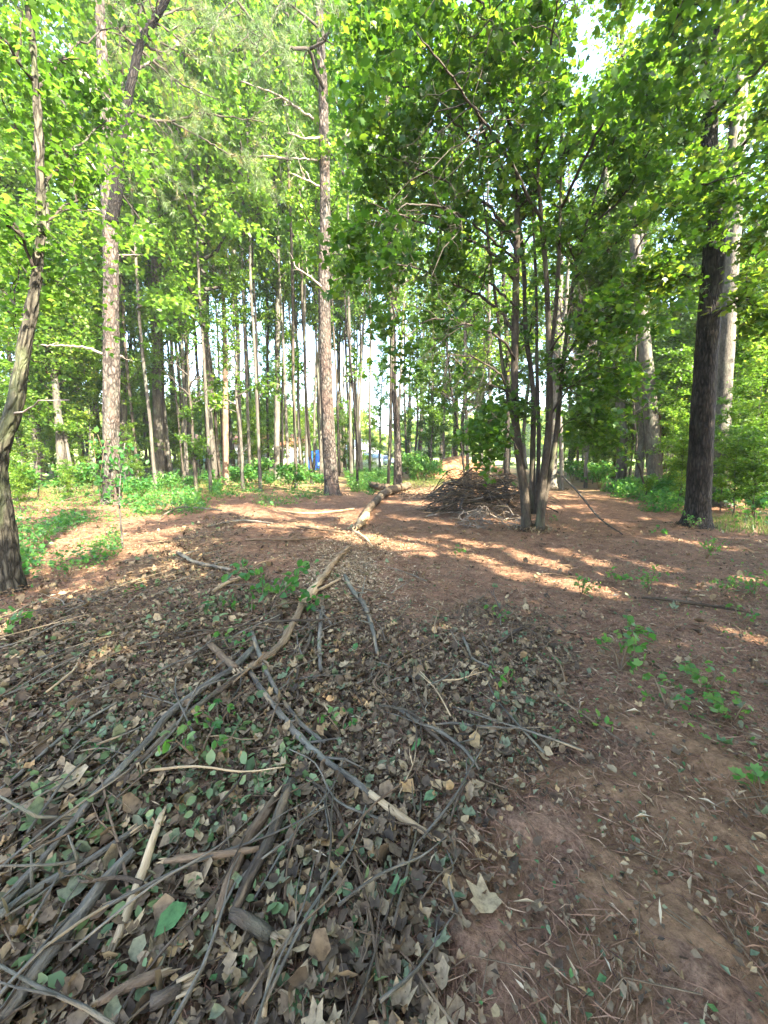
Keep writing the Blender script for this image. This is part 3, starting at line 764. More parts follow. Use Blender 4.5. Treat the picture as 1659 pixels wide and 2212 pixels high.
limbs = [
 ([(1114,610,y+.2),(1060,545,y),(980,505,y-.4),(880,470,y-.8),(800,440,y-1.1)], 8, 2),
 ([(1113,720,y+.1),(1060,655,y),(960,605,y-.3),(860,572,y-.7),(785,610,y-.9)], 7, 2),
 ([(1118,450,y+.2),(1062,335,y),(1012,185,y-.3),(965,50,y-.6)], 8, 3),
 ([(1117,520,y+.2),(1040,430,y-.2),(960,390,y-.6),(870,350,y-1),(790,330,y-1.3)], 7, 2),
 ([(1241,600,y+.2),(1310,545,y-.2),(1400,468,y-.7),(1500,405,y-1.2),(1630,370,y-1.7)], 7, 2),
 ([(1262,500,y+.1),(1340,430,y-.2),(1420,300,y-.7),(1490,180,y-1.1)], 6, 2),
 ([(1206,800,y),(1260,712,y-.2),(1300,652,y-.4),(1335,560,y-.6)], 7, 2),
 ([(1170,480,y-.5),(1090,330,y-1.3),(1000,200,y-2.1),(900,70,y-2.8)], 8, 3),
 ([(1160,330,y-.7),(1180,150,y-1.8),(1210,-20,y-2.6)], 7, 3),
 ([(1212,450,y-.2),(1300,270,y-1.2),(1420,100,y-2.2),(1520,-60,y-3)], 7, 3),
 ([(1119,300,y+.1),(1010,60,y-.6),(900,-150,y-1)], 8, 3),
 ([(1113,780,y+.1),(1080,730,y-.6),(1010,700,y-1.1),(930,690,y-1.4),(870,730,y-1.6)], 6, 2),
 ([(1150,880,y+.4),(1110,850,y+.2),(1050,830,y)], 4, 2), ([(1188,900,y-.2),(1230,840,y-.4),(1290,800,y-.6),(1345,790,y-.7)], 5, 2), ([(1113,860,y),(1070,800,y-.3),(1010,770,y-.6),(950,770,y-.8)], 5, 2), ([(1186,760,y-.3),(1240,690,y-.9),(1320,640,y-1.4)], 5, 2), ([(1200,940,y),(1240,900,y+.2),(1290,880,y+.3)], 3, 2), ([(1125,980,y),(1095,930,y-.2),(1060,900,y-.4)], 3, 2), ([(1226,690,y+.2),(1290,660,y+.6),(1370,600,y+1.0),(1450,560,y+1.3)], 6, 2),
 ([(1130,560,y+.7),(1060,470,y+1.3),(960,420,y+2),(860,420,y+2.5)], 6, 2), ([(1108,380,y+.9),(1000,290,y+1.5),(880,240,y+1.9),(790,200,y+2)], 6, 2),
 ([(1116,400,y+.2),(1000,280,y-.4),(900,200,y-1),(810,160,y-1.4)], 6, 2),
 ([(1124,60,y),(1000,-60,y-1),(860,-120,y-1.8)], 6, 3), ([(1120,250,y+.1),(950,120,y),(840,40,y),(770,-20,y)], 6, 2),
 ([(1150,150,y-1),(1050,20,y-2),(960,-80,y-2.8)], 6, 3), ([(1212,330,y-.3),(1290,330,y+.3),(1390,250,y+.8),(1480,260,y+1.2)], 5, 2),
 ([(1113,660,y+.1),(1040,600,y+.6),(940,560,y+1.1),(840,540,y+1.5)], 6, 2), ([(1113,560,y+.1),(1000,470,y-1.3),(900,440,y-2.1),(820,480,y-2.6)], 6, 2)]
for pix, w0, w1 in limbs:
    q, r = t.limb(*Lx(pix, w0, w1)); t.ramify(q, r, 13, (.7, 1.5), 5, t0=.30, up=.02, droop=.26)
t.cur = None
for q, r in t.sk[:5]: t.ramify(q, r, 9, (.8, 1.8), 4, t0=.5, up=.3, own=True)
for q, r in t.sk[:5]: t.ramify(q, r, 11, (.3, .9), 3, t0=.18, up=.15, own=True)
t.done(); t.leaves(46000, .10, LEAF_M, 'maple_leaf', .10, .36, .8, .46)

# ---- big dark tree on the right with a fork
yb = G(1505, 1138)[1]; RD_Y = yb
t = HandTree('forked_tree', 'thick black-barked trunk that forks high up, at the edge of the clearing', (P(1503, 1138, yb)[0], yb), seed=14)
y = yb
t.trunk(*stem([(1503,1138,47),(1508,1080,45),(1520,850,42),(1534,650,40),(1543,520,38),(1540,400,33),(1532,300,30),(1540,180,26),(1550,0,21),(1560,-220,14)], y), 'bark_dark', 44, .06, plates(.012, 10, .25, 2.0), flare=.5)
t.trunk(*stem([(1548,540,y+.1,24),(1562,490,y+.3,26),(1576,400,y+.5,24),(1588,280,y+.7,20),(1600,100,y+.9,15),(1615,-100,y+1.1,10)]), 'bark_grey', 24, .08, ripple(.008), ground=False, name='fork_stem')
for pix, w0, w1 in [
 ([(1535,650,y),(1490,600,y+.3),(1440,590,y+.5),(1390,600,y+.6)], 6, 2), ([(1546,560,y),(1610,520,y-.2),(1690,500,y-.6)], 6, 2),
 ([(1536,690,y-.1),(1580,655,y-.6),(1630,640,y-.9)], 5, 2), ([(1544,480,y),(1460,420,y+.3),(1370,390,y+.6)], 7, 2), ([(1532,300,y),(1440,200,y+.4),(1330,110,y+.8)], 8, 3),
 ([(1537,250,y),(1640,150,y-1.2),(1760,30,y-2.1)], 8, 3), ([(1540,180,y),(1480,40,y-1.2),(1400,-100,y-2)], 8, 3), ([(1548,60,y),(1660,-80,y-1.2),(1750,-200,y-2)], 8, 3),
 ([(1580,350,y+.6),(1650,260,y),(1720,200,y-.6)], 7, 3), ([(1590,260,y+.7),(1540,130,y+1),(1440,60,y+1.3)], 7, 3), ([(1534,340,y),(1470,310,y+.6),(1400,200,y+1)], 6, 2),
 ([(1540,230,y),(1600,120,y-.6),(1660,0,y-1.4)], 7, 3), ([(1512,430,y-.1),(1500,415,y-.3),(1492,395,y-.4)], 5, 3), ([(1548,420,y),(1640,330,y-.4),(1720,290,y-1.0)], 6, 2)]:
    q, r = t.limb(*Lx(pix, w0, w1)); t.ramify(q, r, 10, (.5, 1.1), 5, t0=.4, up=.05, droop=.2); t.tw.append(q)
t.done(); t.leaves(9000, .115, LEAF_M, 'maple_leaf', .12, .4, .85, .75)

# ---- crooked tree at the near left
yb = G(22, 1278)[1]; CL_Y = yb
t = HandTree('crooked_tree', 'near crooked trunk that bends at head height, with sunlight on its elbow', (P(22, 1278, yb)[0], yb), seed=15)
y = yb
t.trunk(*stem([(14,1285,66),(6,1150,52),(-6,1020,42),(4,960,36),(28,890,33),(45,800,29),(62,700,26),(78,600,24),(88,480,20),(86,330,17),(75,150,13),(60,0,11),(40,-200,10)], y, .88), 'bark_moss', 44, .03, plates(.013, 12, .3, 9.0), flare=.12)
for pix, w0, w1, dead in [
 ([(80,600,y),(40,500,y-.2),(-40,400,y-.4)], 7, 3, 0), ([(86,420,y),(150,330,y+.5),(230,260,y+1)], 7, 2, 0), ([(88,490,y),(140,440,y+.3),(210,420,y+.7)], 6, 2, 0), ([(76,180,y),(10,90,y-.2),(-60,20,y-.4)], 7, 3, 0),
 ([(78,200,y),(150,110,y+.6),(240,60,y+1.2)], 7, 2, 0), ([(62,20,y),(120,-60,y+.4),(180,-140,y+.9)], 7, 3, 0), ([(60,700,y),(20,640,y+.5),(-50,600,y+1)], 6, 2, 0), ([(66,660,y),(110,610,y+.8),(170,590,y+1.6)], 5, 2, 0), ([(84,330,y),(20,270,y+.6),(-40,250,y+1.2)], 6, 2, 0),
 ([(34,900,y),(60,882,y-.2),(95,868,y-.4),(150,864,y-.6)], 4, 2, 1)]:
    q, r = t.limb(*Lx(pix, w0, w1), dead=bool(dead))
    if not dead: t.ramify(q, r, 10, (.5, 1.0), 4, t0=.3, up=.1, droop=.15); t.tw.append(q)
t.done(); t.leaves(6500, .068, LEAF_M, 'leaf', .12, .5, .8, .32)

# ---- dead cedar with a fan of bare twigs
t = HandTree('dead_cedar', 'half-dead cedar with a fan of bare tan twigs in the sunlit left woods', P(487, 1042, 20.5)[:2], seed=16)
t.trunk(*stem([(487,1044,14),(487,900,12),(486,750,10),(482,640,7),(479,540,4)], 20.5), 'cedar', 12, .15, ripple(.01, 8), flare=.3)
q, r = t.sk[0]
t.ramify(q, r * .35, 46, (1.3, 2.4), 3, t0=.36, spread=1.0, up=.25, droop=-.05, dead=True, keep=False)
t.ramify(q, r * .35, 22, (1.0, 2.0), 3, t0=.62, spread=1.0, up=.2, keep=True)
t.done(bark='dead_branch'); t.needles(420, .13, 12, .010, 'needle')

# ---- further trees drawn one by one: (name, label, stem pixels, distance, bark, limbs, leaves)
def plain_tree(name, label, pix, y, bark, seed, nl=5000, size=.12, t0=.5, nb=26, ln=(1.2, 2.6), sides=14, leaf='leaf', disp=None, mid=.5):
    t = HandTree(name, label, P(pix[0][0], pix[0][1], y)[:2], seed=seed)
    t.trunk(*stem(pix, y, .86), bark, sides, .15, disp or ripple(.012, 5, seed * 1.7))
    q, r = t.sk[0]
    t.ramify(q, r, nb, ln, 4, t0=t0, up=.3, droop=.15)
    t.done()
    if leaf == 'needle': t.needles(nl, .22, 12, .01)
    else: t.leaves(nl, size, LEAF_S, leaf, .2, .5, .7, mid)
    return t
plain_tree('pine_tree', 'reddish scaly pine trunk behind the fallen log, at the bend of the path', [(862,1042,18),(858,950,15),(852,850,14),(846,700,13),(840,500,12),(836,200,10),(832,-150,6)], 19.5, 'bark_pine', 21, 900, leaf='needle', t0=.72, sides=26, disp=plates(.014, 8, .4))
plain_tree('grey_tree', 'tall light grey trunk half hidden behind the black forked trunk', [(1552,1090,36),(1560,900,35),(1572,700,33),(1581,550,31),(1592,400,28),(1602,200,24),(1612,-50,18),(1620,-250,10)], 11.6, 'bark_pale', 22, 9000, t0=.55, ln=(1.2, 2.4))
plain_tree('grey_tree', 'dark grey leaning trunk beside the pale crooked one, right of the path', [(1417,1062,36),(1412,980,34),(1402,850,31),(1390,720,28),(1378,600,25),(1365,450,20),(1352,250,15),(1340,0,8)], 16.0, 'bark_grey', 23, 9000, t0=.45)
plain_tree('crooked_tree', 'pale crooked trunk curving behind the dark grey leaning one', [(1378,1050,20),(1384,985,18),(1388,930,17),(1378,880,18),(1376,840,17),(1384,780,15),(1380,700,13),(1384,560,11),(1390,300,8)], 17.5, 'bark_pale', 24, 6000, t0=.5)
plain_tree('grey_tree', 'mottled grey trunk at the far side of the path, lowest patch in sun', [(1341,1050,24),(1345,960,22),(1340,880,21),(1334,780,19),(1322,640,17),(1312,450,14),(1300,200,9)], 18.0, 'bark_grey', 25, 8000, t0=.45)
plain_tree('pale_tree', 'broad pale grey trunk directly behind the maple stems', [(1192,1050,22),(1196,950,20),(1200,850,19),(1206,700,17),(1212,500,14),(1216,200,9)], 18.5, 'bark_pale', 26, 7000, t0=.5)
plain_tree('slim_tree', 'sunlit yellow-grey trunk just beyond the maple, on the path edge', [(1214,1055,11),(1212,950,10),(1208,850,10),(1214,740,9),(1226,600,8),(1230,350,5)], 17.0, 'bark_pale', 27, 4000, t0=.45)
plain_tree('arching_tree', 'black slender trunk by the brush pile with branches arching over it', [(1093,1062,12),(1095,950,12),(1097,850,11),(1096,750,10),(1088,620,9),(1082,450,7),(1076,250,5)], 14.5, 'bark_dark', 28, 6000, t0=.3, ln=(1.5, 3.2))
plain_tree('slim_tree', 'straight grey trunk rising out of the back of the brush pile', [(1058,1040,9),(1058,950,9),(1058,800,8),(1056,600,7),(1052,300,5)], 19.0, 'bark_grey', 29, 4000)
plain_tree('slim_tree', 'slim mottled trunk in front of the orange clay mound', [(1012,1035,9),(1009,960,8),(1006,850,8),(1004,650,7),(1000,350,4)], 20.0, 'bark_grey', 30, 4500, t0=.4)
plain_tree('slim_tree', 'thin leaning trunk crossing the orange clay mound', [(1006,1020,6),(996,960,5),(983,890,5),(974,830,5),(960,700,4),(950,560,3)], 21.0, 'bark_dark', 31, 2500, t0=.4)
plain_tree('pale_tree', 'tall pale trunk with a sunlit flank between the cedar and the middle pine', [(598,1026,15),(598,950,14),(599,850,14),(600,700,12),(601,500,10),(600,250,7),(598,0,4)], 26, 'bark_pale', 32, 8000, t0=.35)
plain_tree('grey_tree', 'stout dark trunk standing beside its twin beyond the ivied pine', [(344,1030,24),(342,940,22),(339,850,21),(336,700,19),(333,500,16),(330,200,11),(328,-80,6)], 21, 'bark_grey', 33, 9000, t0=.4)
plain_tree('grey_tree', 'brown twin trunk pressed against the stout dark one', [(353,1028,14),(352,940,13),(350,850,12),(348,700,11),(344,450,9),(340,150,6)], 22.0, 'bark_maple', 34, 6000, t0=.4)
plain_tree('pale_tree', 'pale shadowy trunk just showing past the ivied pine', [(271,1032,19),(268,940,17),(266,850,16),(264,700,14),(262,480,12),(258,150,8)], 19.5, 'bark_pale', 35, 8000, t0=.4)
plain_tree('grey_tree', 'leaning dark trunk between the crooked near tree and the ivied pine', [(134,1040,19),(130,960,17),(122,860,15),(113,760,14),(108,640,12),(102,450,10),(95,200,7)], 15.5, 'bark_grey', 36, 9000, t0=.35)
plain_tree('slim_tree', 'dark leaning trunk close behind the crooked near tree', [(82,1030,13),(75,960,12),(66,880,11),(58,800,10),(52,650,9),(45,400,6)], 16.5, 'bark_grey', 37, 6000, t0=.35)
plain_tree('slim_tree', 'reddish leaning trunk paired with the dark one behind the crooked tree', [(92,1025,10),(86,950,9),(80,880,9),(72,780,8),(66,600,6)], 18.5, 'bark_maple', 38, 5000, t0=.35)
plain_tree('slim_tree', 'grey trunk midway between the leaning dark tree and the ivied pine', [(178,1022,13),(173,940,12),(167,840,11),(163,700,10),(158,480,8),(150,200,5)], 20.5, 'bark_grey', 39, 7000, t0=.35)
plain_tree('sapling', 'thin leaning sapling just beyond the middle pine', [(772,1046,7),(770,950,6),(764,860,6),(755,760,5),(746,660,4),(738,560,3)], 18.5, 'bark_dark', 40, 1500, t0=.45, ln=(.5, 1.2), nb=14)

# ---- the many slim trunks of the woods: (u, distance, width in pixels, kind)
BG = []
def bg_tree(u, y, w, kind='tall', i=None, lean=0.0, bark=None, s=None, group=None):
    rng = RNG
    i = int(rng.integers(len({'tall': TALL, 'under': UNDER, 'pine': PINE}[kind]))) if i is None else i
    r0 = {'tall': .15, 'under': .045, 'pine': .2}[kind]
    d = y * 1.0
    want = w / 2 / F * d
    k = s or rng.uniform(.85, 1.15); kz = k
    if kind == 'tall' and 270 < u < 880 and 17 < y < 45: i = int(rng.choice([1, 3, 5])); kz = k * 1.45
    x = P(u, 985, y)[0]
    bark = bark or ['bark_grey', 'bark_pale', 'bark_maple', 'bark_grey'][int(rng.integers(4))]
    o = stand({'tall': 'slim_tree', 'under': 'understory_tree', 'pine': 'pine_tree'}[kind], kind, i, x, y, None, 'tree', group, (k, k, kz), rng.uniform(0, 6.28), 'bark_pine' if kind == 'pine' else bark, 'needle' if kind == 'pine' else 'leaf', tilt=(rng.normal(0, .015), lean))
    for c in o.children:
        if c.name.startswith('trunk'): f = want / (r0 * k); c.scale = (f, f, 1)
    BG.append((o, u, y, kind)); return o
for u, y, i, s in [(-60,13,2,.85),(60,17,3,.8),(150,15.5,2,.75),(400,20,0,.85),(620,24,3,1.1),(690,26,3,1.1),(280,28,3,1),(20,23,3,1),(640,34,3,1.3),(360,26,3,1),(730,29,3,1.2),(520,17,0,.62),(420,15.5,4,.6),(250,18,0,.7),(470,24.5,5,1.35),(540,23,0,1.4),(610,27,5,1.45),(660,24,1,1.4),(400,24,3,1.4),(560,17,3,1.3),(450,16,0,1.2),(330,16,1,1.2),(640,19,0,1.35),(150,18,3,1.3),(60,15,0,1.2),(760,24,2,1.3),(800,30,5,1.4),(880,34,5,1.4),(960,30,3,1.4),(760,40,4,1.1),(820,46,4,.95),(1270,18,4,.85),(1330,22,2,.9),(1420,22,4,.95),(1480,19,2,.9),(1620,18,4,.9),(1700,15,2,.85),(1560,26,4,1),(1100,28,4,1),(1000,32,4,1),(930,30,2,.9),(1200,30,4,1.1)]:
    bg_tree(u, y, 7 if y < 25 else 5, 'tall', i, s=s, lean=RNG.normal(0, .02))
for u, y, w in [(30,19,11),(112,34,5),(150,26,6),(157,30,5),(210,24,7),(224,20,12),(285,26,8),(300,27,7),(312,24,6),(323,25,7),(363,22,9),(375,36,6),(393,27,9),(411,33,6),(424,25,9),(444,26,9),(457,24,10),(470,21,13),(505,28,9),(514,24,10),(548,34,5),(561,32,6),(575,30,6),(611,31,6),(647,29,7),(654,36,6),(675,33,6),(697,27,9),(733,35,5),(741,38,6),(748,36,5),(757,33,7),(771,37,5),(783,30,7),(841,36,5),(870,28,8),(898,34,6),(925,40,6),(1021,38,6),(1040,36,5),(1128,30,8),(1252,24,6),(1262,22,7),(1288,30,6),(1328,24,10),(1300,33,7),(1440,30,8),(1470,24,7),(1600,20,8),(1630,16,9),(1655,24,10),(-40,20,14),(-120,16,16),(-220,20,14),(-60,28,10),(1720,14,16),(1790,18,14)]:
    bg_tree(u, y, w, 'tall', lean=RNG.normal(0, .02))
for u, y in [(15,24),(190,33),(330,42),(430,38),(585,47),(-20,38),(-100,30),(1090,40),(1140,44),(1180,34),(1230,40),(1270,46),(1330,38),(1380,30),(1400,44),(1450,40),(1500,22),(1530,32),(1560,26),(1600,36),(1640,30),(1690,26),(1750,34),(1820,26),(980,50),(1000,44)]:
    bg_tree(u, y, 8, 'tall', s=RNG.uniform(.85, 1.2))
for u, y in [(905,46),(930,42),(955,48),(985,40),(880,52),(1040,47),(420,52)]:
    bg_tree(u, y, 11, 'pine', s=RNG.uniform(.7, .95))
for u, y, i in [(-70,12,0),(-150,17,2),(40,14,1),(100,21,2),(200,17,0),(290,22,2),(330,30,2),(130,23,1),(380,24,1),(-30,20,2),(-110,24,0),
                (1240,28,0),(1300,24,2),(1280,34,2),(1350,26,0),(1360,36,2),(1430,20,2),(1460,26,0),(1480,16,1),(1500,28,2),(1540,20,2),(1580,15,0),(1600,24,2),(1640,12.5,2),(1660,18,0),(1690,14,2),(1720,22,2),(1760,17,0),(1620,30,2),(1800,14,2),(1440,34,2),(1560,34,0),(1870,18,2),
                (930,34,0),(960,32,2),(1100,34,0),(1150,38,2),(880,38,2),(1220,44,2)]:
    bg_tree(u, y, 4, 'under', i, s=RNG.uniform(.85, 1.15))

for u, y, i, s in [(455,52,4,.9),(500,56,2,1),(545,58,4,.9),(590,52,2,.85),(640,60,4,1),(690,58,2,.8),(405,55,2,.9),(352,58,4,.9),(300,60,2,.9),(110,58,4,.7),(735,64,4,.6)]:
    bg_tree(u, y, 8, 'tall', i, s=s)
for u, y, i, s in [(1450,13,0,.6),(1475,11,1,.5),(1570,10.5,2,.5),(1600,9.6,1,.5),(1625,11.5,0,.6),(1650,9.2,3,.6),(1680,10.5,0,.55),(1700,12,2,.6),(1560,13,0,.7),(1610,14,2,.7),(1660,13.5,0,.75),(1590,12,3,.8),(1640,16,2,.8),(1530,15,0,.7),(1320,19,1,.5),(1285,20,0,.5),(1400,13,3,.45),
                   (30,10,1,.35),(-20,11,0,.45),(70,13,3,.5),(160,16,1,.45),(195,14.5,3,.4),(290,17,0,.4),(330,19,1,.5),(390,20,3,.5),(420,18,1,.35),(110,18,0,.5),(220,20,2,.45),(450,22,0,.4),(140,12.5,1,.3)]:
    bg_tree(u, y, 2.5, 'under', i, s=s)
for u, y, i, s in [(300,24,2,.9),(345,27,0,.9),(390,25,2,.8),(430,29,0,1),(520,27,2,.9),(560,25,3,1),(610,29,2,.9),(650,31,0,.9),(745,30,2,.8),(800,34,0,.9),(480,32,2,1.1),(580,34,2,1.1)]:
    bg_tree(u, y, 3, 'under', i, s=s)
rng_ = np.random.default_rng(77)
for q in range(22):
    u = rng_.uniform(95, 860); y = rng_.uniform(15, 36)
    bg_tree(u, y, rng_.uniform(3.5, 7), 'tall', int(rng_.choice([1, 3, 5])), lean=rng_.normal(0, .035), s=rng_.uniform(.7, 1.0), bark=['bark_grey', 'bark_maple', 'bark_dark'][q % 3])
for q in range(26):
    u = rng_.uniform(1220, 1760); y = rng_.uniform(20 if u < 1500 else 13, 34)
    bg_tree(u, y, rng_.uniform(3.5, 7), 'tall', int(rng_.choice([0, 2, 4])), lean=rng_.normal(0, .035), s=rng_.uniform(.6, .9))
# trees out of frame, behind and beside the viewer: they throw the shade over the foreground
k = 0
for x, y, kind, i, sz in [(5.5,-4.5,'tall',2,.55),(8.5,-8.5,'tall',4,.62),(8.8,1.4,'tall',2,.75),(10.8,-.8,'tall',4,.8),(9.5,-4.0,'tall',0,.6),(3.0,-7.5,'tall',4,.6),(9.0,.2,'tall',2,.6),(12.5,1.5,'tall',4,.7),(6.5,-11,'tall',2,.7),(13.5,4.5,'tall',2,.7),
                       (5.6,1.4,'tall',4,.72),(4.6,-1.0,'tall',0,.72),(6.8,-3.0,'under',2,1.45),(5.0,-2.4,'under',2,1.3),(1.8,-3.6,'tall',4,.55),(3.0,-2.6,'under',2,1.25),(4.6,-5.6,'under',2,1.3),(7,2.2,'under',2,1.1),(6.0,-1.4,'under',2,1.2),(4.2,-3.2,'under',0,1.3),(9.3,4.0,'under',2,1.1),(10.5,-1.5,'under',2,1.2),(7.8,-5.5,'under',2,1.2),(3.4,-5.4,'under',2,1.2),(5.2,-6.8,'under',2,1.3),(1.6,-4.4,'under',2,1.1)]:
    o = stand('slim_tree' if kind == 'tall' else 'understory_tree', kind, i, x, y, 'leafy woodland tree beside the clearing, out of the picture', 'tree', 'trees around the viewer', (1.15, 1.15, sz), k * 1.1, 'bark_grey'); k += 1

_T = ['first', 'second', 'third', 'fourth', 'fifth', 'sixth', 'seventh', 'eighth', 'ninth', 'tenth', 'eleventh', 'twelfth', 'thirteenth', 'fourteenth', 'fifteenth', 'sixteenth', 'seventeenth', 'eighteenth', 'nineteenth', 'twentieth']
ORD = _T + ['twenty-' + w for w in _T[:9]] + ['thirtieth'] + ['thirty-' + w for w in _T[:9]] + ['fortieth'] + ['forty-' + w for w in _T[:9]]
MARKS = [(-999, 'crooked near tree'), (70, 'crooked near tree'), (243, 'ivied pine'), (487, 'half-dead cedar'), (712, 'middle pine'), (862, 'reddish pine'), (1150, 'maple'), (1341, 'mottled grey trunk'), (1520, 'black forked trunk')]
def label_bg():
    for kind, noun, where in (('tall', 'slim grey woodland tree', 'woods'), ('under', 'low leafy understory tree', 'undergrowth'), ('pine', 'hazy blue-green pine', 'far woods')):
        for m in range(len(MARKS)):
            hi = MARKS[m + 1][0] if m + 1 < len(MARKS) else 9999
            seg = sorted([b for b in BG if b[3] == kind and MARKS[m][0] <= b[1] < hi], key=lambda b: b[1])
            side = 'outward of' if m == 0 else 'past'
            if m == 0: seg = seg[::-1]
            for q, (o, u, y, _) in enumerate(seg):
                o['label'] = f'{noun}, {ORD[min(q, 48)]} one {side} the {MARKS[m][1]} in the {where}'
                o['group'] = {'tall': 'slim trees of the woods', 'under': 'understory trees', 'pine': 'far pines'}[kind]
label_bg()

def liana(name, label, cat, pix, y, bark, n=3, ln=(.4, 1.0)):
    t = HandTree(name, label, P(pix[0][0], pix[0][1], y)[:2], cat, seed=97)
    t.trunk(*stem(pix, y), bark, 8, .12, flare=.1, name='stem'); q, r = t.sk[0]; t.ramify(q, r, n, ln, 1, t0=.4, keep=False, own=True); t.done('dead_branch')
liana('vine', 'thin black vine sagging in front of the pale crooked trunk', 'vine', [(1400,1062,4),(1384,1020,4),(1373,985,4),(1376,950,4),(1370,900,4),(1368,840,4),(1372,780,3),(1376,700,3)], 14.5, 'branch')
liana('snag', 'bent reddish dead snag behind the dark grey leaning trunk', 'dead tree', [(1426,1040,7),(1424,940,7),(1427,880,8),(1446,850,8),(1468,833,7),(1474,790,6),(1476,740,5)], 17.5, 'stick_red', 5)
# ------------------------------------------------------------------ far things beyond the woods
def block(name, loc, label, cat, rz=0.0): return empty(name, (loc[0], loc[1], H1(loc[0], loc[1])), label, cat, rz=rz)
c = P(540, 985, 62)
h = block('house', c, 'long white house with a red roof, seen through the trunks', 'house')
a = Acc(); a.box((0, 0, 1.5), (17, 7, 3.0)); a.build('wall', M['siding'], h)
a = Acc(); a.box((-6.2, -3.52, 1.0), (4.0, .06, 2.0)); a.build('brick_panel', M['brick'], h)
a = Acc(); V = np.array([[-9,-4,3.0],[9,-4,3.0],[9,4,3.0],[-9,4,3.0],[-9,0,4.7],[9,0,4.7]]); a.add(V, [[0,1,5,4],[2,3,4,5],[0,3,2,1]], [[0,4,3],[1,2,5]]); a.build('roof', M['roof_red'], h)
for x in (-7, -3.2, -1.4, .4, 3.2, 5.0, 6.8):
    w = Acc(); w.box((x, -3.54, 1.65), (1.3, .10, 1.3)); wo = w.build('window', M['trim'], h)
    for dx in (-.3, .3):
        for dz in (-.3, .3): g = Acc(); g.box((x + dx, -3.60, 1.65 + dz), (.5, .04, .5)); g.build('pane', M['glass'], wo)
d = Acc(); d.box((2.0, -3.54, 1.05), (1.0, .1, 2.1)); d.build('door', M['brick'], h)
c = P(778, 985, 66)
h = block('house', c, 'white gabled house end beyond the slim trunks', 'house', R(20))
a = Acc(); a.box((0, 0, 1.4), (4.5, 7, 2.8)); V = np.array([[-2.25,-3.5,2.8],[2.25,-3.5,2.8],[0,-3.5,4.2],[-2.25,3.5,2.8],[2.25,3.5,2.8],[0,3.5,4.2]]); a.add(V, None, [[0,1,2],[4,3,5]]); a.build('wall', M['siding'], h)
a = Acc(); V = np.array([[-2.6,-3.8,2.62],[0,-3.8,4.3],[2.6,-3.8,2.62],[-2.6,3.8,2.62],[0,3.8,4.3],[2.6,3.8,2.62]]); V2 = V + [0,0,.12]; a.add(np.vstack([V, V2]), [[6,7,10,9],[7,8,11,10],[0,3,4,1],[1,4,5,2],[0,1,7,6],[1,2,8,7],[3,9,10,4],[4,10,11,5],[0,6,9,3],[2,5,11,8]]); a.build('roof', M['metal'], h)
w = Acc(); w.box((0, -3.53, 1.5), (1.1, .08, 1.2)); w.build('window', M['glass'], h)
c = P(804, 985, 58)
h = block('shed', c, 'small grey shed with a blue roof on the sunny lawn', 'shed', R(-25))
a = Acc(); a.box((0, 0, .65), (2.4, 2.2, 1.3)); a.build('wall', M['shed_wall'], h)
a = Acc(); V = np.array([[-1.4,-1.3,1.25],[1.4,-1.3,1.25],[1.4,1.3,1.25],[-1.4,1.3,1.25],[-1.4,0,1.85],[1.4,0,1.85]]); a.add(V, [[0,1,5,4],[2,3,4,5],[0,3,2,1]], [[0,4,3],[1,2,5]]); a.build('roof', M['roof_blue'], h)
d = Acc(); d.box((.2, -1.12, .5), (.7, .06, 1.0)); d.build('door', M['glass'], h)
c = P(436, 985, 58)
h = block('shed', c, 'pale corrugated metal shed glimpsed past the ivied pine', 'shed')
a = Acc(); n = 25; xs = np.linspace(-2, 2, n); zz = .04 * np.cos(np.arange(n) * math.pi); V = np.concatenate([np.column_stack([xs, zz - 1.5, np.zeros(n)]), np.column_stack([xs, zz - 1.5, np.full(n, 2.2)])]); a.add(V, [[i, i+1, n+i+1, n+i] for i in range(n-1)]); a.box((0, 0, 1.1), (4, 2.85, 2.2)); a.build('wall', M['roof_blue'], h)
a = Acc(); a.box((0, 0, 2.28), (4.4, 3.5, .14)); a.build('roof', M['metal'], h)

def tarp_mesh(a, w, d, h, slope, rng):
    n, m = 13, 9; V = []
    for j in range(m):
        for i in range(n):
            s, t = i / (n-1) * 2 - 1, j / (m-1) * 2 - 1
            e = min(1, 4.5 * (1 - max(abs(s), abs(t))))
            V.append([s * w/2 * (1 + .06 * (1-e)), t * d/2 * (1 + .06 * (1-e)), h * e * (1 + slope * s) + rng.normal(0, .03) + .02])
    a.add(V, [[j*n+i, j*n+i+1, (j+1)*n+i+1, (j+1)*n+i] for j in range(m-1) for i in range(n-1)])
c = P(679, 985, 42); h = block('tarp_cover', c, 'bright blue tarp draped over a tall stack by the house', 'tarp', R(12))
a = Acc(); tarp_mesh(a, 1.5, 1.4, 2.0, .06, RNG); a.build('sheet', M['tarp'], h, smooth=True)
a = Acc(); a.box((0, 0, .9), (1.15, 1.05, 1.75)); a.build('stack', M['peeled'], h)
c = P(640, 985, 44); h = block('tarp_cover', c, 'sloping grey tarp beside the blue one', 'tarp', R(-8))
a = Acc(); tarp_mesh(a, 2.3, 1.6, 1.2, .6, RNG); a.build('sheet', M['tarp_grey'], h, smooth=True)
a = Acc(); a.box((.5, 0, .28), (1.2, 1.1, .55)); a.build('stack', M['peeled'], h)

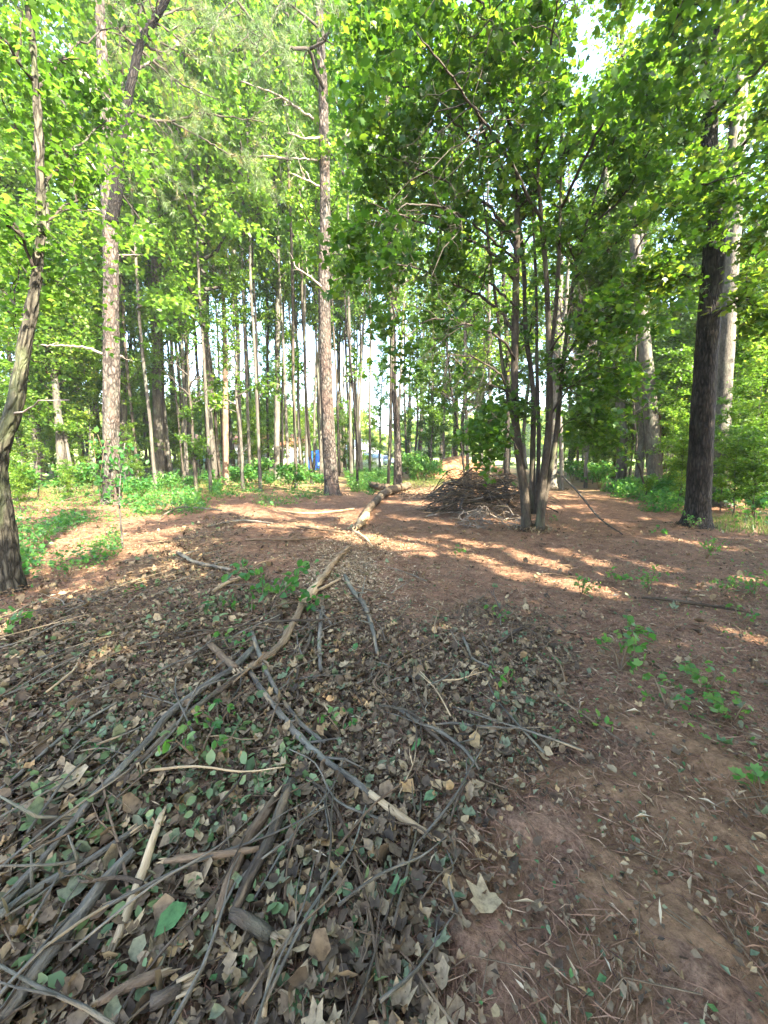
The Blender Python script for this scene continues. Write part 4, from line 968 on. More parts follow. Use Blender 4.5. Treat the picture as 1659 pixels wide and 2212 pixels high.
# parked car on the lawn: nose towards the viewer, turned a little
c = P(832, 985, 62); car = block('parked_car', c, 'pale blue-grey car parked on the lawn beyond the reddish pine', 'car', R(28))
prof = np.array([[-2.2,.45],[-2.25,.8],[-2.05,1.0],[-1.0,1.08],[-.35,1.68],[1.3,1.70],[2.0,1.12],[2.2,1.0],[2.2,.45]])
def extr(prof, w0, inset=None):
    n = len(prof); a = Acc(); L = np.array([[-w0 * (1 if z < 1.15 else .84), x, z] for x, z in prof]); Rr = L * [-1, 1, 1]
    a.add(np.vstack([L, Rr]), [[i, (i+1) % n, n + (i+1) % n, n + i] for i in range(n)], [[0, i+1, i] for i in range(1, n-1)] + [[n, n+i, n+i+1] for i in range(1, n-1)]); return a
extr(prof, .88).build('body', M['paint'], car)
a = Acc(); V = np.array([[-.66,-.93,1.14],[.66,-.93,1.14],[.62,-.42,1.62],[-.62,-.42,1.62]]) + [0,-.03,.02]; a.add(V, [[0,1,2,3]]); V2 = V + [0, .02, -.02]; a.add(V2, [[3,2,1,0]]); a.build('windscreen', M['glass'], car)
for s in (-1, 1):
    a = Acc(); a.add(np.array([[s*.80,-.75,1.18],[s*.80,1.5,1.18],[s*.755,1.2,1.6],[s*.755,-.3,1.6]]) + [s*.03,0,0], [[0,1,2,3]]); a.build('side_window', M['glass'], car)
    a = Acc(); a.box((s*.62, -2.22, .78), (.36, .1, .18)); a.build('headlight', M['lamp'], car)
    for yy in (-1.35, 1.35):
        a = Acc(); tube(a, [(s*.72, yy, .33), (s*.93, yy, .33)], .33, 16); wo = a.build('wheel', M['rubber'], car)
        a = Acc(); tube(a, [(s*.92, yy, .33), (s*.95, yy, .33)], .19, 12); a.build('rim', M['metal'], wo)
a = Acc(); a.box((0, -2.24, .55), (1.0, .08, .2)); a.build('grille', M['rubber'], car)

# mown field and the far wood
def field_z(x, y):
    y = np.asarray(y, float); x = np.asarray(x, float)
    return .12 + np.clip((y - 60) / 90, 0, 1) ** 1.2 * (2.0 + 9.0 / (1 + np.exp((x + 38) / 9)))
fx, fy = np.meshgrid(np.linspace(-1, 1, 41), np.linspace(54, 190, 30)); fx = fx * (40 + fy * 1.1); n_, m_ = 41, 30
fV = np.column_stack([fx.ravel(), fy.ravel(), field_z(fx, fy).ravel() + Hn(fx, fy).ravel()])
fQ = np.array([[j * n_ + i, j * n_ + i + 1, (j + 1) * n_ + i + 1, (j + 1) * n_ + i] for j in range(m_ - 1) for i in range(n_ - 1)])
tag(link('field', mesh_data('field', fV, [fQ], flat('mown_grass', (.22, .27, .09), .95, scale=.6, var=.25), smooth=True)), 'sunny mown field beyond the trees', kind='structure')
def far_wood():
    rng = np.random.default_rng(50); C = []; pk = []
    k = 0
    for a in np.arange(-62, 62, 1.15):
        for row in range(2):
            d = (112 if row == 0 else 140) + rng.uniform(-8, 8); x, y = d * math.sin(R(a)), d * math.cos(R(a))
            hgt = rng.uniform(9, 15) * (1.15 if row else 1) * (.55 if -2.5 < a < 1.5 else 1) * (.8 if a < -30 else 1)
            n = 260; t = rng.random(n) ** .8; rr = (1.6 + 3.2 * np.sin(np.clip(t * 1.15, 0, 1) * math.pi)) * np.sqrt(rng.random(n)); aa = rng.random(n) * 6.283
            C.append(np.column_stack([x + rr * np.cos(aa), y + rr * np.sin(aa), float(field_z(x, y)) - .5 + t * hgt])); pk.append(np.full(n, k)); k += 1
    C = np.concatenate(C); pk = np.concatenate(pk)
    V, Fc, kk, ti = leaf_arrays(rng, C, pk, 1.5, LEAF_S, .35, .85)
    tag(link('far_woods', mesh_data('far_woods', V, [Fc], M['leaf'], ti)), 'distant green tree line beyond the field', kind='stuff')
far_wood()

# ------------------------------------------------------------------ orange clay mound
def mound():
    c0, c1 = P(940, 1020, 27), P(1090, 1020, 27); cx, cyy = (c0[0] + c1[0]) / 2, 28.5
    n, m = 48, 20; V = []
    for j in range(m):
        for i in range(n):
            a = i / n * 2 * math.pi; s = j / (m - 1)
            x, y = s * 3.9 * math.cos(a), s * 2.5 * math.sin(a)
            z = 1.3 * (1 - s ** 2.3) ** .9 * (1 + .25 * math.cos(a + 2.6)) + .16 * mnoise.noise((x * 1.1, y * 1.1, 3)) * (1.2 - s) + .09 * mnoise.noise((x * 3.3, y * 3.3, 1)) - (.1 if j == m - 1 else 0)
            V.append([x, y, z])
    a = Acc(); a.add(V, [[j*n+i, (j+1)*n+i, (j+1)*n+(i+1) % n, j*n+(i+1) % n] for j in range(m-1) for i in range(n)])
    o = a.build('clay_mound', M['clay'], smooth=True, loc=(cx, cyy, H1(cx, cyy)))
    tag(o, 'heap of orange clay soil behind the brush pile', 'dirt mound')
mound()

# ------------------------------------------------------------------ sticks, log, brush pile
def stick(name, label, pix, mat='stick', cat='stick', group=None, sides=9, lift=.0, torn=(False, False), jag=.08, disp=.003, taper=None, seed=None, z=None):
    """a fallen stick from pixels (u, v, width): lies on the floor"""
    rng = np.random.default_rng(seed or int(abs(pix[0][0] * 7 + pix[0][1] * 13)) + 1)
    pts, rads = [], []
    for i, (u, v, w) in enumerate(pix):
        g = G(u, v, .03); dist = (g - [0, 0, CAM_H]) @ FWD
        r = (.84 if cat == 'stick' else 1) * w / 2 / F * dist; rads.append(r)
        pts.append([g[0], g[1], H1(g[0], g[1]) + r * .8 + .048 + lift + (0 if z is None else z[i])])
    pts = np.array(pts); base = pts[len(pts) // 2].copy()
    q, t = resample(pts, max(.02, min(.08, rads[0] * 3)), wob=min(rads) * .12, rng=rng)
    r = np.interp(t, np.linspace(0, 1, len(pts)), rads)
    o = empty(name, base, label, cat, group)
    a = Acc(); tube(a, q - base, r, sides, jag=jag, rng=rng); a.build('bark' if mat != 'peeled' else 'wood', M[mat], o, smooth=mat != 'peeled')
    if mat != 'peeled' and len(q) > 12:
        a = Acc()
        for s in range(int(rng.integers(2, 6))):
            i = int(rng.integers(3, len(q) - 3)); d = norm(q[i + 1] - q[i]); off = norm(rng.normal(size=3) * [1, 1, .5] + d * .9 + [0, 0, .25]); l = rng.uniform(.04, .28)
            tube(a, [q[i] - base, q[i] + off * l * .5 - base, q[i] + (off + rng.normal(0, .15, 3)) * l - base], [r[i] * .5, r[i] * .36, r[i] * .22], 6, jag=.06, rng=rng)
        tag(a.build('side_twigs', M[mat], o, smooth=True), kind='stuff')
    if mat == 'peeled' and rads[0] > .03:                    # long splinters standing off the stripped wood
        a = Acc()
        for s in range(16):
            i = int(rng.integers(1, len(q) - 2)); d = norm(q[i + 1] - q[i]); off = norm(rng.normal(size=3) * [1, 1, .6] + [0, 0, .4]) * r[i]; l = rng.uniform(.1, .35)
            tube(a, [q[i] + off * .8 - base, q[i] + off * 1.1 + d * l * .5 - base, q[i] + off * rng.uniform(1.1, 1.9) + d * l - base], [.007, .006, .001], 4)
        tag(a.build('splinters', M['chip'], o), kind='stuff')
    for e, on in enumerate(torn):
        if not on: continue
        p = q[0] if e == 0 else q[-1]; d = norm(q[0] - q[2] if e == 0 else q[-1] - q[-3]); rr_ = r[0] if e == 0 else r[-1]
        a = Acc()
        for s in range(6):
            off = rng.normal(0, .42, 3) * rr_; off -= (off @ d) * d
            l = rr_ * rng.uniform(1.2, 4.0)
            tube(a, [p + off - d * rr_ * .8 - base, p + off * 1.15 + d * l * .5 - base, p + off * 1.3 + d * l - base], [rr_ * .42, rr_ * .3, rr_ * .05], 5, rng=rng)
        a.build('torn_end', M['peeled'], o)
    return o
S = stick
S('split_trunk', 'pale splintered trunk piece lying by the wood chips, bark stripped off', [(752,1186,6),(735,1206,10),(712,1238,12),(697,1262,8)], 'ripped', 'log', jag=.26, torn=(True, True), sides=8)
S('split_trunk', 'broad pale splintered plank of trunk in the middle of the tangle', [(706,1246,7),(692,1266,15),(668,1298,18),(648,1324,12)], 'peeled', 'log', jag=.24, torn=(True, True), sides=8)
S('broken_stick', 'thin pale shard lying across the wood chips', [(640,1300,4),(690,1282,7),(735,1258,6)], 'peeled', jag=.2, torn=(True, True))
S('split_trunk', 'tan ripped trunk continuing below the pale splintered one', [(655,1312,13),(628,1372,16),(600,1420,15),(560,1455,15),(515,1490,12)], 'ripped', 'log', jag=.2, torn=(True, True), sides=12)
S('fallen_branch', 'long thick grey branch running from the splintered trunk to the bottom corner', [(545,1420,15),(505,1470,18),(430,1530,18),(365,1590,19),(325,1645,18),(205,1768,19),(100,1890,20),(-10,2005,22)], 'stick', torn=(False, False))
S('fallen_branch', 'long branch alongside the tan ripped trunk, curving to lower left', [(520,1488,15),(450,1545,14),(400,1590,13),(330,1662,14),(260,1730,12)], 'stick_dark')
S('fallen_branch', 'bent grey branch dropping from the tangle to the centre litter', [(545,1378,11),(560,1430,12),(585,1490,12),(612,1530,11),(655,1578,11),(702,1612,7)], 'stick')
S('broken_stick', 'short thick stick with a torn pale end lying across the tangle', [(452,1408,14),(480,1438,17),(512,1474,19)], 'stick_red', torn=(False, True))
S('fallen_branch', 'long grey branch ending in peeled white wood near the bare dirt', [(540,1474,12),(585,1535,14),(655,1612,17),(700,1652,15),(752,1692,15),(800,1732,16)], 'stick', torn=(True, False))
S('broken_stick', 'peeled white splintered length at the end of the long grey branch', [(798,1730,16),(850,1768,18),(900,1800,17),(938,1822,13)], 'peeled', jag=.12, torn=(False, True))
S('fallen_stick', 'forked grey stick leaning off the wood chips to the centre', [(745,1252,9),(762,1282,11),(785,1315,12),(803,1362,11),(815,1415,7)], 'stick', torn=(False, True))
S('fallen_stick', 'pale lichen-covered stick on the ridge of dark leaves', [(385,1196,10),(400,1210,10),(430,1225,10),(465,1238,8),(502,1247,7)], 'stick')
S('fallen_stick', 'tan stick lying below the lichen-covered one', [(462,1293,9),(490,1275,10),(525,1260,10),(560,1247,9)], 'peeled')
S('fallen_stick', 'straight pale stick upright in the tangle beside the tan trunk', [(697,1318,9),(692,1370,11),(690,1420,11),(694,1460,9)], 'stick')
S('fallen_stick', 'crooked thin stick between the tan trunk and the straight pale stick', [(675,1362,6),(668,1400,8),(650,1440,8),(642,1480,6),(645,1520,5)], 'stick_dark')
S('fallen_twig', 'long thin black twig lying crosswise over the whole tangle', [(370,1420,4),(440,1400,5),(500,1382,5),(570,1366,6),(640,1360,6),(690,1360,5),(750,1352,4),(800,1345,3)], 'stick_dark', lift=.05)
S('broken_stick', 'thick dark stick with flaky bark at the lower centre', [(632,1708,24),(612,1760,30),(590,1830,31),(560,1890,29),(530,1950,28),(508,2004,26)], 'stick_dark', sides=14)
S('broken_stick', 'peeled brown stick beside the thick dark one', [(597,1745,20),(570,1790,27),(538,1840,28),(512,1900,28),(488,1960,26),(478,2005,20)], 'stick_red', sides=14, torn=(True, True))
S('broken_stick', 'short broken stub at the foot of the thick dark stick', [(503,2004,26),(530,2018,31),(560,2036,32),(588,2056,28)], 'stick_dark', sides=14, torn=(False, True))
S('broken_stick', 'split orange-brown stick lying crosswise over the thick sticks', [(562,1868,13),(510,1878,17),(455,1886,18),(400,1892,19),(358,1896,10)], 'stick_red', torn=(False, True), lift=.02)
S('broken_stick', 'pale stripped stick with a splayed end at the lower left', [(352,1788,13),(335,1840,18),(312,1910,22),(290,1970,23),(268,2025,22),(250,2070,20)], 'peeled', torn=(True, True), sides=12)
S('fallen_branch', 'tan branch running off the left edge below the long grey one', [(288,1828,14),(230,1868,17),(180,1900,17),(125,1928,19),(60,1968,20),(-10,2020,22)], 'stick', torn=(True, False))
S('fallen_branch', 'thick smooth grey branch at the bottom left corner', [(290,1870,22),(240,1925,27),(175,2010,33),(115,2085,36),(55,2165,38),(10,2230,40)], 'stick', sides=14)
S('fallen_stick', 'dark stick from the bare dirt to the litter, one of a close pair', [(820,1528,7),(850,1532,9),(890,1548,11),(920,1580,10),(955,1612,8),(972,1640,6)], 'stick_dark')
S('fallen_stick', 'grey stick with a forked end beside the dark one by the dirt', [(862,1536,7),(905,1568,9),(950,1588,9),(990,1615,8),(1015,1640,8),(1035,1668,6)], 'stick')
S('fallen_twig', 'thin pale twig pointing from the close pair to the bare dirt', [(930,1572,5),(985,1570,7),(1040,1578,6),(1110,1578,5),(1192,1574,3)], 'stick')
S('fallen_stick', 'long thin brown stick running down to the bottom edge', [(660,1690,7),(705,1728,9),(738,1790,10),(762,1860,9),(785,1940,9),(802,2010,10),(815,2100,10),(832,2220,11)], 'stick_red')
S('fallen_twig', 'orange bare splinter at the bottom edge', [(597,2062,5),(590,2110,10),(580,2160,12),(572,2225,13)], 'peeled')
S('broken_stick', 'dark snapped stick with a pale end at the bottom edge', [(215,2195,16),(265,2170,22),(320,2148,26),(352,2135,26)], 'stick_red', torn=(True, True), sides=12)
S('broken_stick', 'black snapped stump end beneath the dark snapped stick', [(330,2205,34),(365,2190,32),(395,2172,28)], 'stick_dark', torn=(False, True), sides=12)
S('fallen_stick', 'thin stick slanting along the left edge', [(-5,1755,9),(60,1700,10),(125,1640,10),(190,1590,8),(255,1548,6)], 'stick')
S('fallen_twig', 'thin twig crossing the brown leaves at far left', [(60,1800,5),(120,1772,6),(190,1740,6),(230,1700,5)], 'stick_dark')
S('fallen_stick', 'tan stick lying across the pine straw before the clearing', [(530,1171,6),(580,1172,7),(640,1170,7),(698,1162,6)], 'stick_red')
S('fallen_stick', 'grey stick near the tan one, half buried in pine straw', [(450,1140,4),(520,1128,5),(590,1135,4)], 'stick')
S('fallen_twig', 'slender twig arching at the foot of the ivied pine', [(140,1092,3),(190,1083,4),(240,1082,4),(300,1095,3)], 'stick_dark', lift=.08)
S('fallen_twig', 'bowed twig on the leaves right of the ivied pine', [(345,1124,3),(385,1104,4),(425,1105,4),(480,1112,3)], 'stick', lift=.06)
S('fallen_stick', 'dark stick half sunk by the green sprouts, right of the path', [(1385,1298,5),(1430,1305,8),(1490,1315,9),(1560,1322,6),(1640,1332,4)], 'stick_dark')
S('fallen_stick', 'short bent stick in the dark leaf patch', [(1150,1352,6),(1125,1368,9),(1095,1386,8),(1070,1408,5)], 'stick_dark')
S('fallen_stick', 'stick lying at the top of the dark leaf patch', [(1000,1380,5),(1010,1405,8),(1020,1430,7),(1060,1450,5)], 'stick')
S('fallen_twig', 'thin twig slanting beside the bare dirt', [(1010,1690,4),(985,1740,6),(970,1790,4)], 'stick_dark')
S('fallen_twig', 'curved twig above the rotten leaves, centre', [(820,1450,5),(808,1480,7),(830,1500,5)], 'stick_red')
S('fallen_stick', 'dead stick pointing up the path at its left edge', [(920,1120,3),(960,1095,4),(985,1060,4),(1010,1040,3)], 'stick')
S('fallen_twig', 'bent dark twig drooping from the maple to the floor', [(1195,1045,4),(1240,1085,5),(1290,1130,4),(1345,1155,3)], 'branch', z=[.75, .4, .12, .0])
S('fallen_stick', 'peeled pale stick lying beside the fallen log', [(600,1105,4),(660,1112,6),(720,1110,6),(765,1102,5)], 'peeled')
S('fallen_stick', 'brown stick on the sunlit straw below the log', [(640,1138,5),(700,1148,7),(745,1152,6)], 'stick_red')
S('fallen_stick', 'splinter resting on the sawdust', [(762,1148,7),(790,1168,7),(805,1182,4)], 'peeled')
S('fallen_log', 'mossy fallen log pointing up the path, its near end splintered', [(786,1122,12),(798,1105,15),(816,1085,15),(838,1062,13)], 'stick_dark', 'log', torn=(True, False), sides=16)
S('fallen_log', 'short sawn log piece lying across the end of the mossy log', [(822,1077,14),(850,1066,16),(882,1055,15)], 'stick_dark', 'log', sides=14, lift=.04)
S('fallen_log', 'dark log piece propped over the far end of the mossy log', [(798,1053,11),(815,1060,14),(838,1062,14)], 'stick_dark', 'log', sides=14, lift=.10)
S('broken_stump', 'splintered pale stub standing at the near end of the log', [(773,1144,11),(782,1132,15),(792,1118,13)], 'peeled', 'log', jag=.25, torn=(True, True), sides=9)

def brush_pile():
    rng = np.random.default_rng(60)
    c = G(1035, 1122); cx, cyy = P(1042, 1100, 10.2)[0], 10.4
    o = empty('brush_pile', (cx, cyy, H1(cx, cyy)), 'waist-high tangle of grey dead branches heaped behind the maple', 'brush pile')
    def surf(x, y): return max(0, (1.12 * math.exp(-((x + .2) / .72) ** 2 - (y / .8) ** 2) + .72 * math.exp(-((x - .85) / .5) ** 2 - ((y + .1) / .7) ** 2) + .25 * math.exp(-((x + 1.0) / .5) ** 2 - (y / .6) ** 2)) * (1 + .18 * math.sin(6 * x + 4 * y)))
    for k in range(210):
        a = rng.normal(-.5, .6) if rng.random() < .5 else rng.uniform(0, 3.14)
        x, y = rng.normal(0, .55), rng.normal(0, .42); l = rng.uniform(.8, 2.4)
        d = np.array([math.cos(a), math.sin(a) * .7, rng.normal(.0, .34)]); pts = []
        zc = surf(x, y) * rng.uniform(.25, 1.1) + .06
        bend = rng.normal(0, .12, 3)
        for s in np.linspace(-.5, .5, 6):
            p = np.array([x, y, zc]) + d * l * s + bend * s * s * l * 1.5; lim = surf(p[0], p[1])
            p[2] = max(.02, min(p[2], lim + .28 + .15 * rng.random())); pts.append(p)
        r = rng.choice([.009, .013, .02, .03], p=[.4, .33, .19, .08])
        a_ = Acc(); tube(a_, resample(pts, n=9)[0], np.linspace(r, r * .4, 9), 6, jag=.05, rng=rng)
        a_.build('branch', M[rng.choice(['stick', 'stick_dark', 'branch', 'dead_branch'], p=[.10, .42, .46, .02])], o, smooth=True)
    a_ = Acc()
    for k in range(700):
        x, y = rng.normal(0, .7), rng.normal(-.1, .55); z = surf(x, y) * rng.uniform(.4, 1.08) + .03; d = norm(rng.normal(size=3) * [1, .8, .35]); l = rng.uniform(.2, .7)
        p = np.array([x, y, z]); b = rng.normal(0, .08, 3); tube(a_, [p - d * l / 2, p + b, p + d * l / 2], [.006, .005, .002], 4, cap=False)
    tag(a_.build('twigs', M['stick_dark'], o), kind='stuff')
    # curled roots and twig ends spilling to the near side
    a_ = Acc()
    for k in range(130):
        g = G(rng.uniform(990, 1130), rng.uniform(1112, 1146)); p = np.array([g[0] - cx, g[1] - cyy, rng.uniform(.02, .22)])
        d = norm(rng.normal(size=3) * [1, .7, .5]); l = rng.uniform(.12, .5); b = rng.normal(0, .1, 3)
        tube(a_, resample([p, p + d * l * .5 + b, p + d * l], n=6)[0], [.009, .009, .008, .007, .006, .003], 4, cap=False)
    tag(a_.build('root_tangle', M['dead_branch'], o), kind='stuff')
brush_pile()
def log_debris():
    rng = np.random.default_rng(61); a_ = Acc()
    for k in range(90):
        g = G(rng.uniform(860, 960), rng.uniform(1050, 1085)); d = norm(rng.normal(size=3) * [1, .6, .25]); l = rng.uniform(.3, 1.1); p = np.array([g[0], g[1], H1(g[0], g[1]) + rng.uniform(.02, .2)])
        tube(a_, resample([p - d * l / 2, p + rng.normal(0, .06, 3), p + d * l / 2], n=5)[0], [.012, .012, .01, .008, .003], 4, cap=False)
    tag(a_.build('twigs', M['stick_dark']), 'scatter of dark twigs lying beyond the log', kind='stuff')
log_debris()

# loose twigs: the ones big enough to pick out are things of their own
TWIG_MESH = []
for k in range(10):
    rng = np.random.default_rng(400 + k); a = Acc(); l = .5
    q, _ = resample([(-l/2, 0, 0), (-l*.15, rng.normal(0, .035), .012), (l*.2, rng.normal(0, .04), .006), (l/2, rng.normal(0, .03), .0)], n=10)
    tube(a, q, np.linspace(.0065, .003, 10) * rng.uniform(.8, 1.3), 6, jag=.06, rng=rng)
    if k % 2: tube(a, [q[5], q[5] + [.07, .05, .02], q[5] + [.16, .08, .015]], [.004, .003, .0015], 5)
    TWIG_MESH.append([a.mesh('twig', M[m_], True) for m_ in ('stick', 'stick_dark', 'stick_red', 'peeled')])
SPOTS = [('broad splintered plank', 670, 1295), ('thick dark broken stick', 575, 1850), ('pale stripped stick', 300, 1940), ('corner grey branch', 140, 2060), ('white splintered stick end', 870, 1780), ('long grey branch', 330, 1645), ('tan ripped trunk', 600, 1410), ('close pair of dark sticks', 930, 1590),
         ('dark snapped stick', 320, 2150), ('lichen-covered stick', 440, 1225), ('crooked near tree', 40, 1300), ('dark leaf patch', 1110, 1440), ('bare dirt', 1000, 1900), ('large pale tan leaf', 152, 1722), ('wood chips', 760, 1220), ('left edge stick', 120, 1640), ('bare splinter', 590, 2130), ('fresh green leaf', 372, 2010), ('fallen log', 800, 1110), ('leafy cut branch', 590, 1310), ('bent grey branch', 600, 1510), ('long brown stick', 760, 1900), ('sunlit streak', 1200, 1230)]
def say_where(items, cat, group, verb):
    pts = [(nm, G(u, v)[:2]) for nm, u, v in SPOTS]; seen = {}
    for o, what, x, y in items:
        nm, g = min(pts, key=lambda s: math.hypot(s[1][0] - x, s[1][1] - y))
        d = math.hypot(g[0] - x, g[1] - y); dx, dy = x - g[0], y - g[1]
        side = ('beyond' if dy > 0 else 'this side of') if abs(dy) > abs(dx) else ('right of' if dx > 0 else 'left of')
        how = 'just ' if d < .35 else '' if d < .8 else 'well '
        seen.setdefault((what, f'{verb} {how}{side} the {nm}'), []).append((d, o))
    for (what, place_), os_ in seen.items():
        os_.sort(key=lambda q: q[0])
        for i, (d, o) in enumerate(os_):
            pre = '' if len(os_) == 1 else ('nearer ' if i == 0 else 'farther ') if len(os_) == 2 else ORD[i] + ' '
            tag(o, f'{pre}{what} {place_}', cat, group)
def scatter_twigs():
    rng = np.random.default_rng(62); n = 0; loose = []
    while n < 220:
        y = rng.uniform(.8, 7.5); u = rng.uniform(-60, 1300); x = (u - 829.5) / F * y * 1.1
        inl = inpoly(np.array([x]), np.array([y]), Z_LITTER)[0]
        if not inl and (rng.random() > .25 or x > .5): continue
        ln = rng.uniform(.22, 1.0)
        k_, mi = int(rng.integers(10)), int(rng.choice(4, p=[.42, .32, .16, .10])); o = link('twig', TWIG_MESH[k_][mi])
        o.location = (x, y, H1(x, y) + .055 + rng.uniform(0, .03))
        a = rng.normal(1.25 + .1 * x, .33) if rng.random() < .68 else rng.uniform(0, 3.14)
        o.rotation_euler = (rng.normal(0, .3), rng.normal(0, .07), a); o.scale = (ln * 1.6, .4 + .5 * ln, rng.uniform(.6, 1.0))
        loose.append((o, f"{'long' if ln > .7 else 'short' if ln < .4 else 'mid-length'} {('grey', 'dark', 'reddish', 'pale bare')[mi]} {'forked ' if k_ % 2 else ''}twig", x, y)); n += 1
    say_where(loose, 'twig', 'loose twigs in the litter', 'lying loose')
scatter_twigs()

# ------------------------------------------------------------------ litter
def spread_y(rng, n, y0, y1, u0=-120, u1=1780):
    y = rng.uniform(y0, y1, n); u = rng.uniform(u0, u1, n); return (u - 829.5) / F * (y * 1.05 + .3), y
def leaf_batch(rng, x, y, zmax, size, tilt, tints, tmpls=LEAF_L):
    Vs, Fs, ts, off = [], [], [], 0
    pick = rng.choice(len(tmpls), len(x), p=[.22, .08, .2, .08, .16, .1, .16]) if len(tmpls) == 7 else rng.integers(len(tmpls), size=len(x))
    for q, tm in enumerate(tmpls):
        m = pick == q; n = m.sum()
        C = np.column_stack([x[m], y[m], Hn(x[m], y[m]) + .008 + rng.random(n) ** 2.0 * zmax])
        V, Fc, k = place(tm, C, rng.normal(0, tilt, (n, 3)) + [0, 0, 1], size[m], rng, None, rng.uniform(.55, 1.15, n), rng.uniform(.5, 3.0, n))
        Vs.append(V); Fs.append(Fc + off); off += len(V); ts.append(np.repeat(tints[m], k))
    return np.concatenate(Vs), np.concatenate(Fs), np.concatenate(ts)
def litter_tints(rng, n, green=.2):
    t = np.where(rng.random(n) < .62, rng.uniform(.0, .38, n), rng.uniform(.28, .72, n))
    return np.where(rng.random(n) < green, rng.uniform(.76, 1.0, n), t)
def make_litter():
    rng = np.random.default_rng(70)
    # the 300 nearest, largest dead leaves are things
    meshes = []
    for k in range(4):
        for ti in (.06, .16, .3, .42, .5, .58, .64, .68, .8, .93):
            V, Fc = LEAF_L[k]; V = V * [1, 1, 1.2]; meshes.append((ti, mesh_data('dead_leaf', V - [0, .5, 0], [Fc], M['litter'], np.full(len(V), ti))))
    WORDS = [('black rotten leaf', 'black rotten leaves'), ('dark brown dead leaf', 'dark brown leaves'), ('brown dead leaf', 'brown leaves'), ('grey-tan dead leaf', 'grey-tan leaves'), ('tan dead leaf', 'tan leaves'), ('olive wilted leaf', 'olive wilted leaves'), ('green torn leaf', 'green torn leaves')]
    n = 0; loose = []
    while n < 280:
        y = rng.uniform(.72, 3.0); u = rng.uniform(-40, 1150); x = (u - 829.5) / F * (y * 1.05 + .3)
        if not inpoly(np.array([x]), np.array([y]), Z_LITTER)[0]: continue
        ti, me = meshes[int(rng.integers(len(meshes)))]
        o = link('dead_leaf', me); o.location = (x, y, H1(x, y) + .03 + rng.uniform(0, .02)); s = rng.uniform(.045, .078); o.scale = (s, s, s)
        o.rotation_euler = (rng.normal(0, .35), rng.normal(0, .35), rng.uniform(0, 6.3))
        w = WORDS[0 if ti < .1 else 1 if ti < .2 else 2 if ti < .45 else 3 if ti < .6 else 4 if ti < .7 else 5 if ti < .85 else 6]
        loose.append((o, w[0], x, y)); n += 1
    say_where(loose, 'leaf', 'dead leaves on the litter', 'loose')
    for u, v, s, ti, k, lab, rz in [(1040,1940,.115,.66,2,'large tan lobed leaf lying alone on the bare dirt',.4),(152,1722,.15,.55,2,'large pale tan leaf spread flat among the left litter',1.2),(1320,1668,.06,.5,1,'small grey-tan leaf on the bare dirt slope',.2),(565,1192,.06,.69,1,'bright yellow-orange leaf on the pine straw',.8),(372,2010,.11,.97,1,'fresh green oval leaf near the peeled sticks',2.6),(930,1728,.075,.97,1,'round green leaf by the white splintered stick',2.0),(165,1940,.09,.9,2,'dull green leaf beside the grey branch',.3)]:
        g = G(u, v, .04); V, Fc = LEAF_L[k]
        me = mesh_data('dead_leaf', V - [0, .5, 0], [Fc], M['litter'] if 'yellow' not in lab else flat('yellow_leaf', (.62,.36,.03), .6), np.full(len(V), ti))
        o = link('dead_leaf', me); o.location = (g[0], g[1], H1(g[0], g[1]) + .06); o.scale = (s, s, s); o.rotation_euler = (rng.normal(0, .12), rng.normal(0, .12), rz); tag(o, lab, 'leaf')
    x, y = spread_y(rng, 60000, .62, 10.5)
    jx, jy = rng.normal(0, .16, 60000), rng.normal(0, .2, 60000); m = inpoly(x + jx, y + jy, Z_LITTER) | ((rng.random(60000) < np.where(inpoly(x, y, Z_DIRT), .035, .16)) & (y < 9))
    m &= ~((x > .12) & (rng.random(60000) < .45))
    patch = np.sin(x * 2.3 + 1) * np.sin(y * 2.9) + .6 * np.sin(x * 5.1 - y * 4.4)
    m &= rng.random(60000) < np.clip(.75 + .3 * patch, .25, 1)
    x, y = x[m], y[m]; xe, ye = spread_y(rng, 9000, .6, 3.2); me_ = inpoly(xe + rng.normal(0, .1, 9000), ye, Z_LITTER); x, y = np.append(x, xe[me_]), np.append(y, ye[me_]); patch = np.append(patch[m], np.sin(xe[me_] * 3) * np.sin(ye[me_] * 4)); m = slice(None); n = len(x)
    green = np.where(patch[m] > .2, .17, .08)
    ti = litter_tints(rng, n, green)
    V, Fc, t = leaf_batch(rng, x, y, .05, np.where(rng.random(n) < .3, rng.uniform(.055, .09, n), rng.uniform(.026, .062, n)) * np.clip(.9 + y * .015, .9, 1.1), .38, ti)
    tag(link('leaf_litter', mesh_data('leaf_litter', V, [Fc], M['litter'], t)), 'layer of dead brown and grey leaves', kind='stuff')
    # crumbs of leaf
    x, y = spread_y(rng, 80000, .62, 7); m = (inpoly(x, y, Z_LITTER) | (rng.random(80000) < .34)); x, y = x[m], y[m]; n = len(x)
    V, Fc, t = leaf_batch(rng, x, y, .04, rng.uniform(.010, .034, n), .5, litter_tints(rng, n, .14), [LEAF_S])
    tag(link('leaf_crumbs', mesh_data('leaf_crumbs', V, [Fc], M['litter'], t)), 'crumbled bits of leaf over the floor', kind='stuff')
    # pine straw
    n = 125000; x, y = spread_y(rng, n, .62, 15)
    w = np.where(inpoly(x, y, Z_LITTER), .5, 1.0) * np.where(inpoly(x, y, Z_DIRT), .6, 1.0); m = rng.random(n) < w; x, y = x[m], y[m]; n = len(x)
    L = rng.uniform(.05, .15, n) * np.where(y > 6, 1.4, 1); a = rng.uniform(0, 6.28, n); wd = (.0008 + .0006 * y)
    z0 = Hn(x, y) + .006 + rng.random(n) * .02; dz = rng.normal(0, .012, n)
    dx, dy = np.cos(a) * L / 2, np.sin(a) * L / 2; px, py = -np.sin(a) * wd, np.cos(a) * wd; bx = rng.normal(0, .12, n) * L
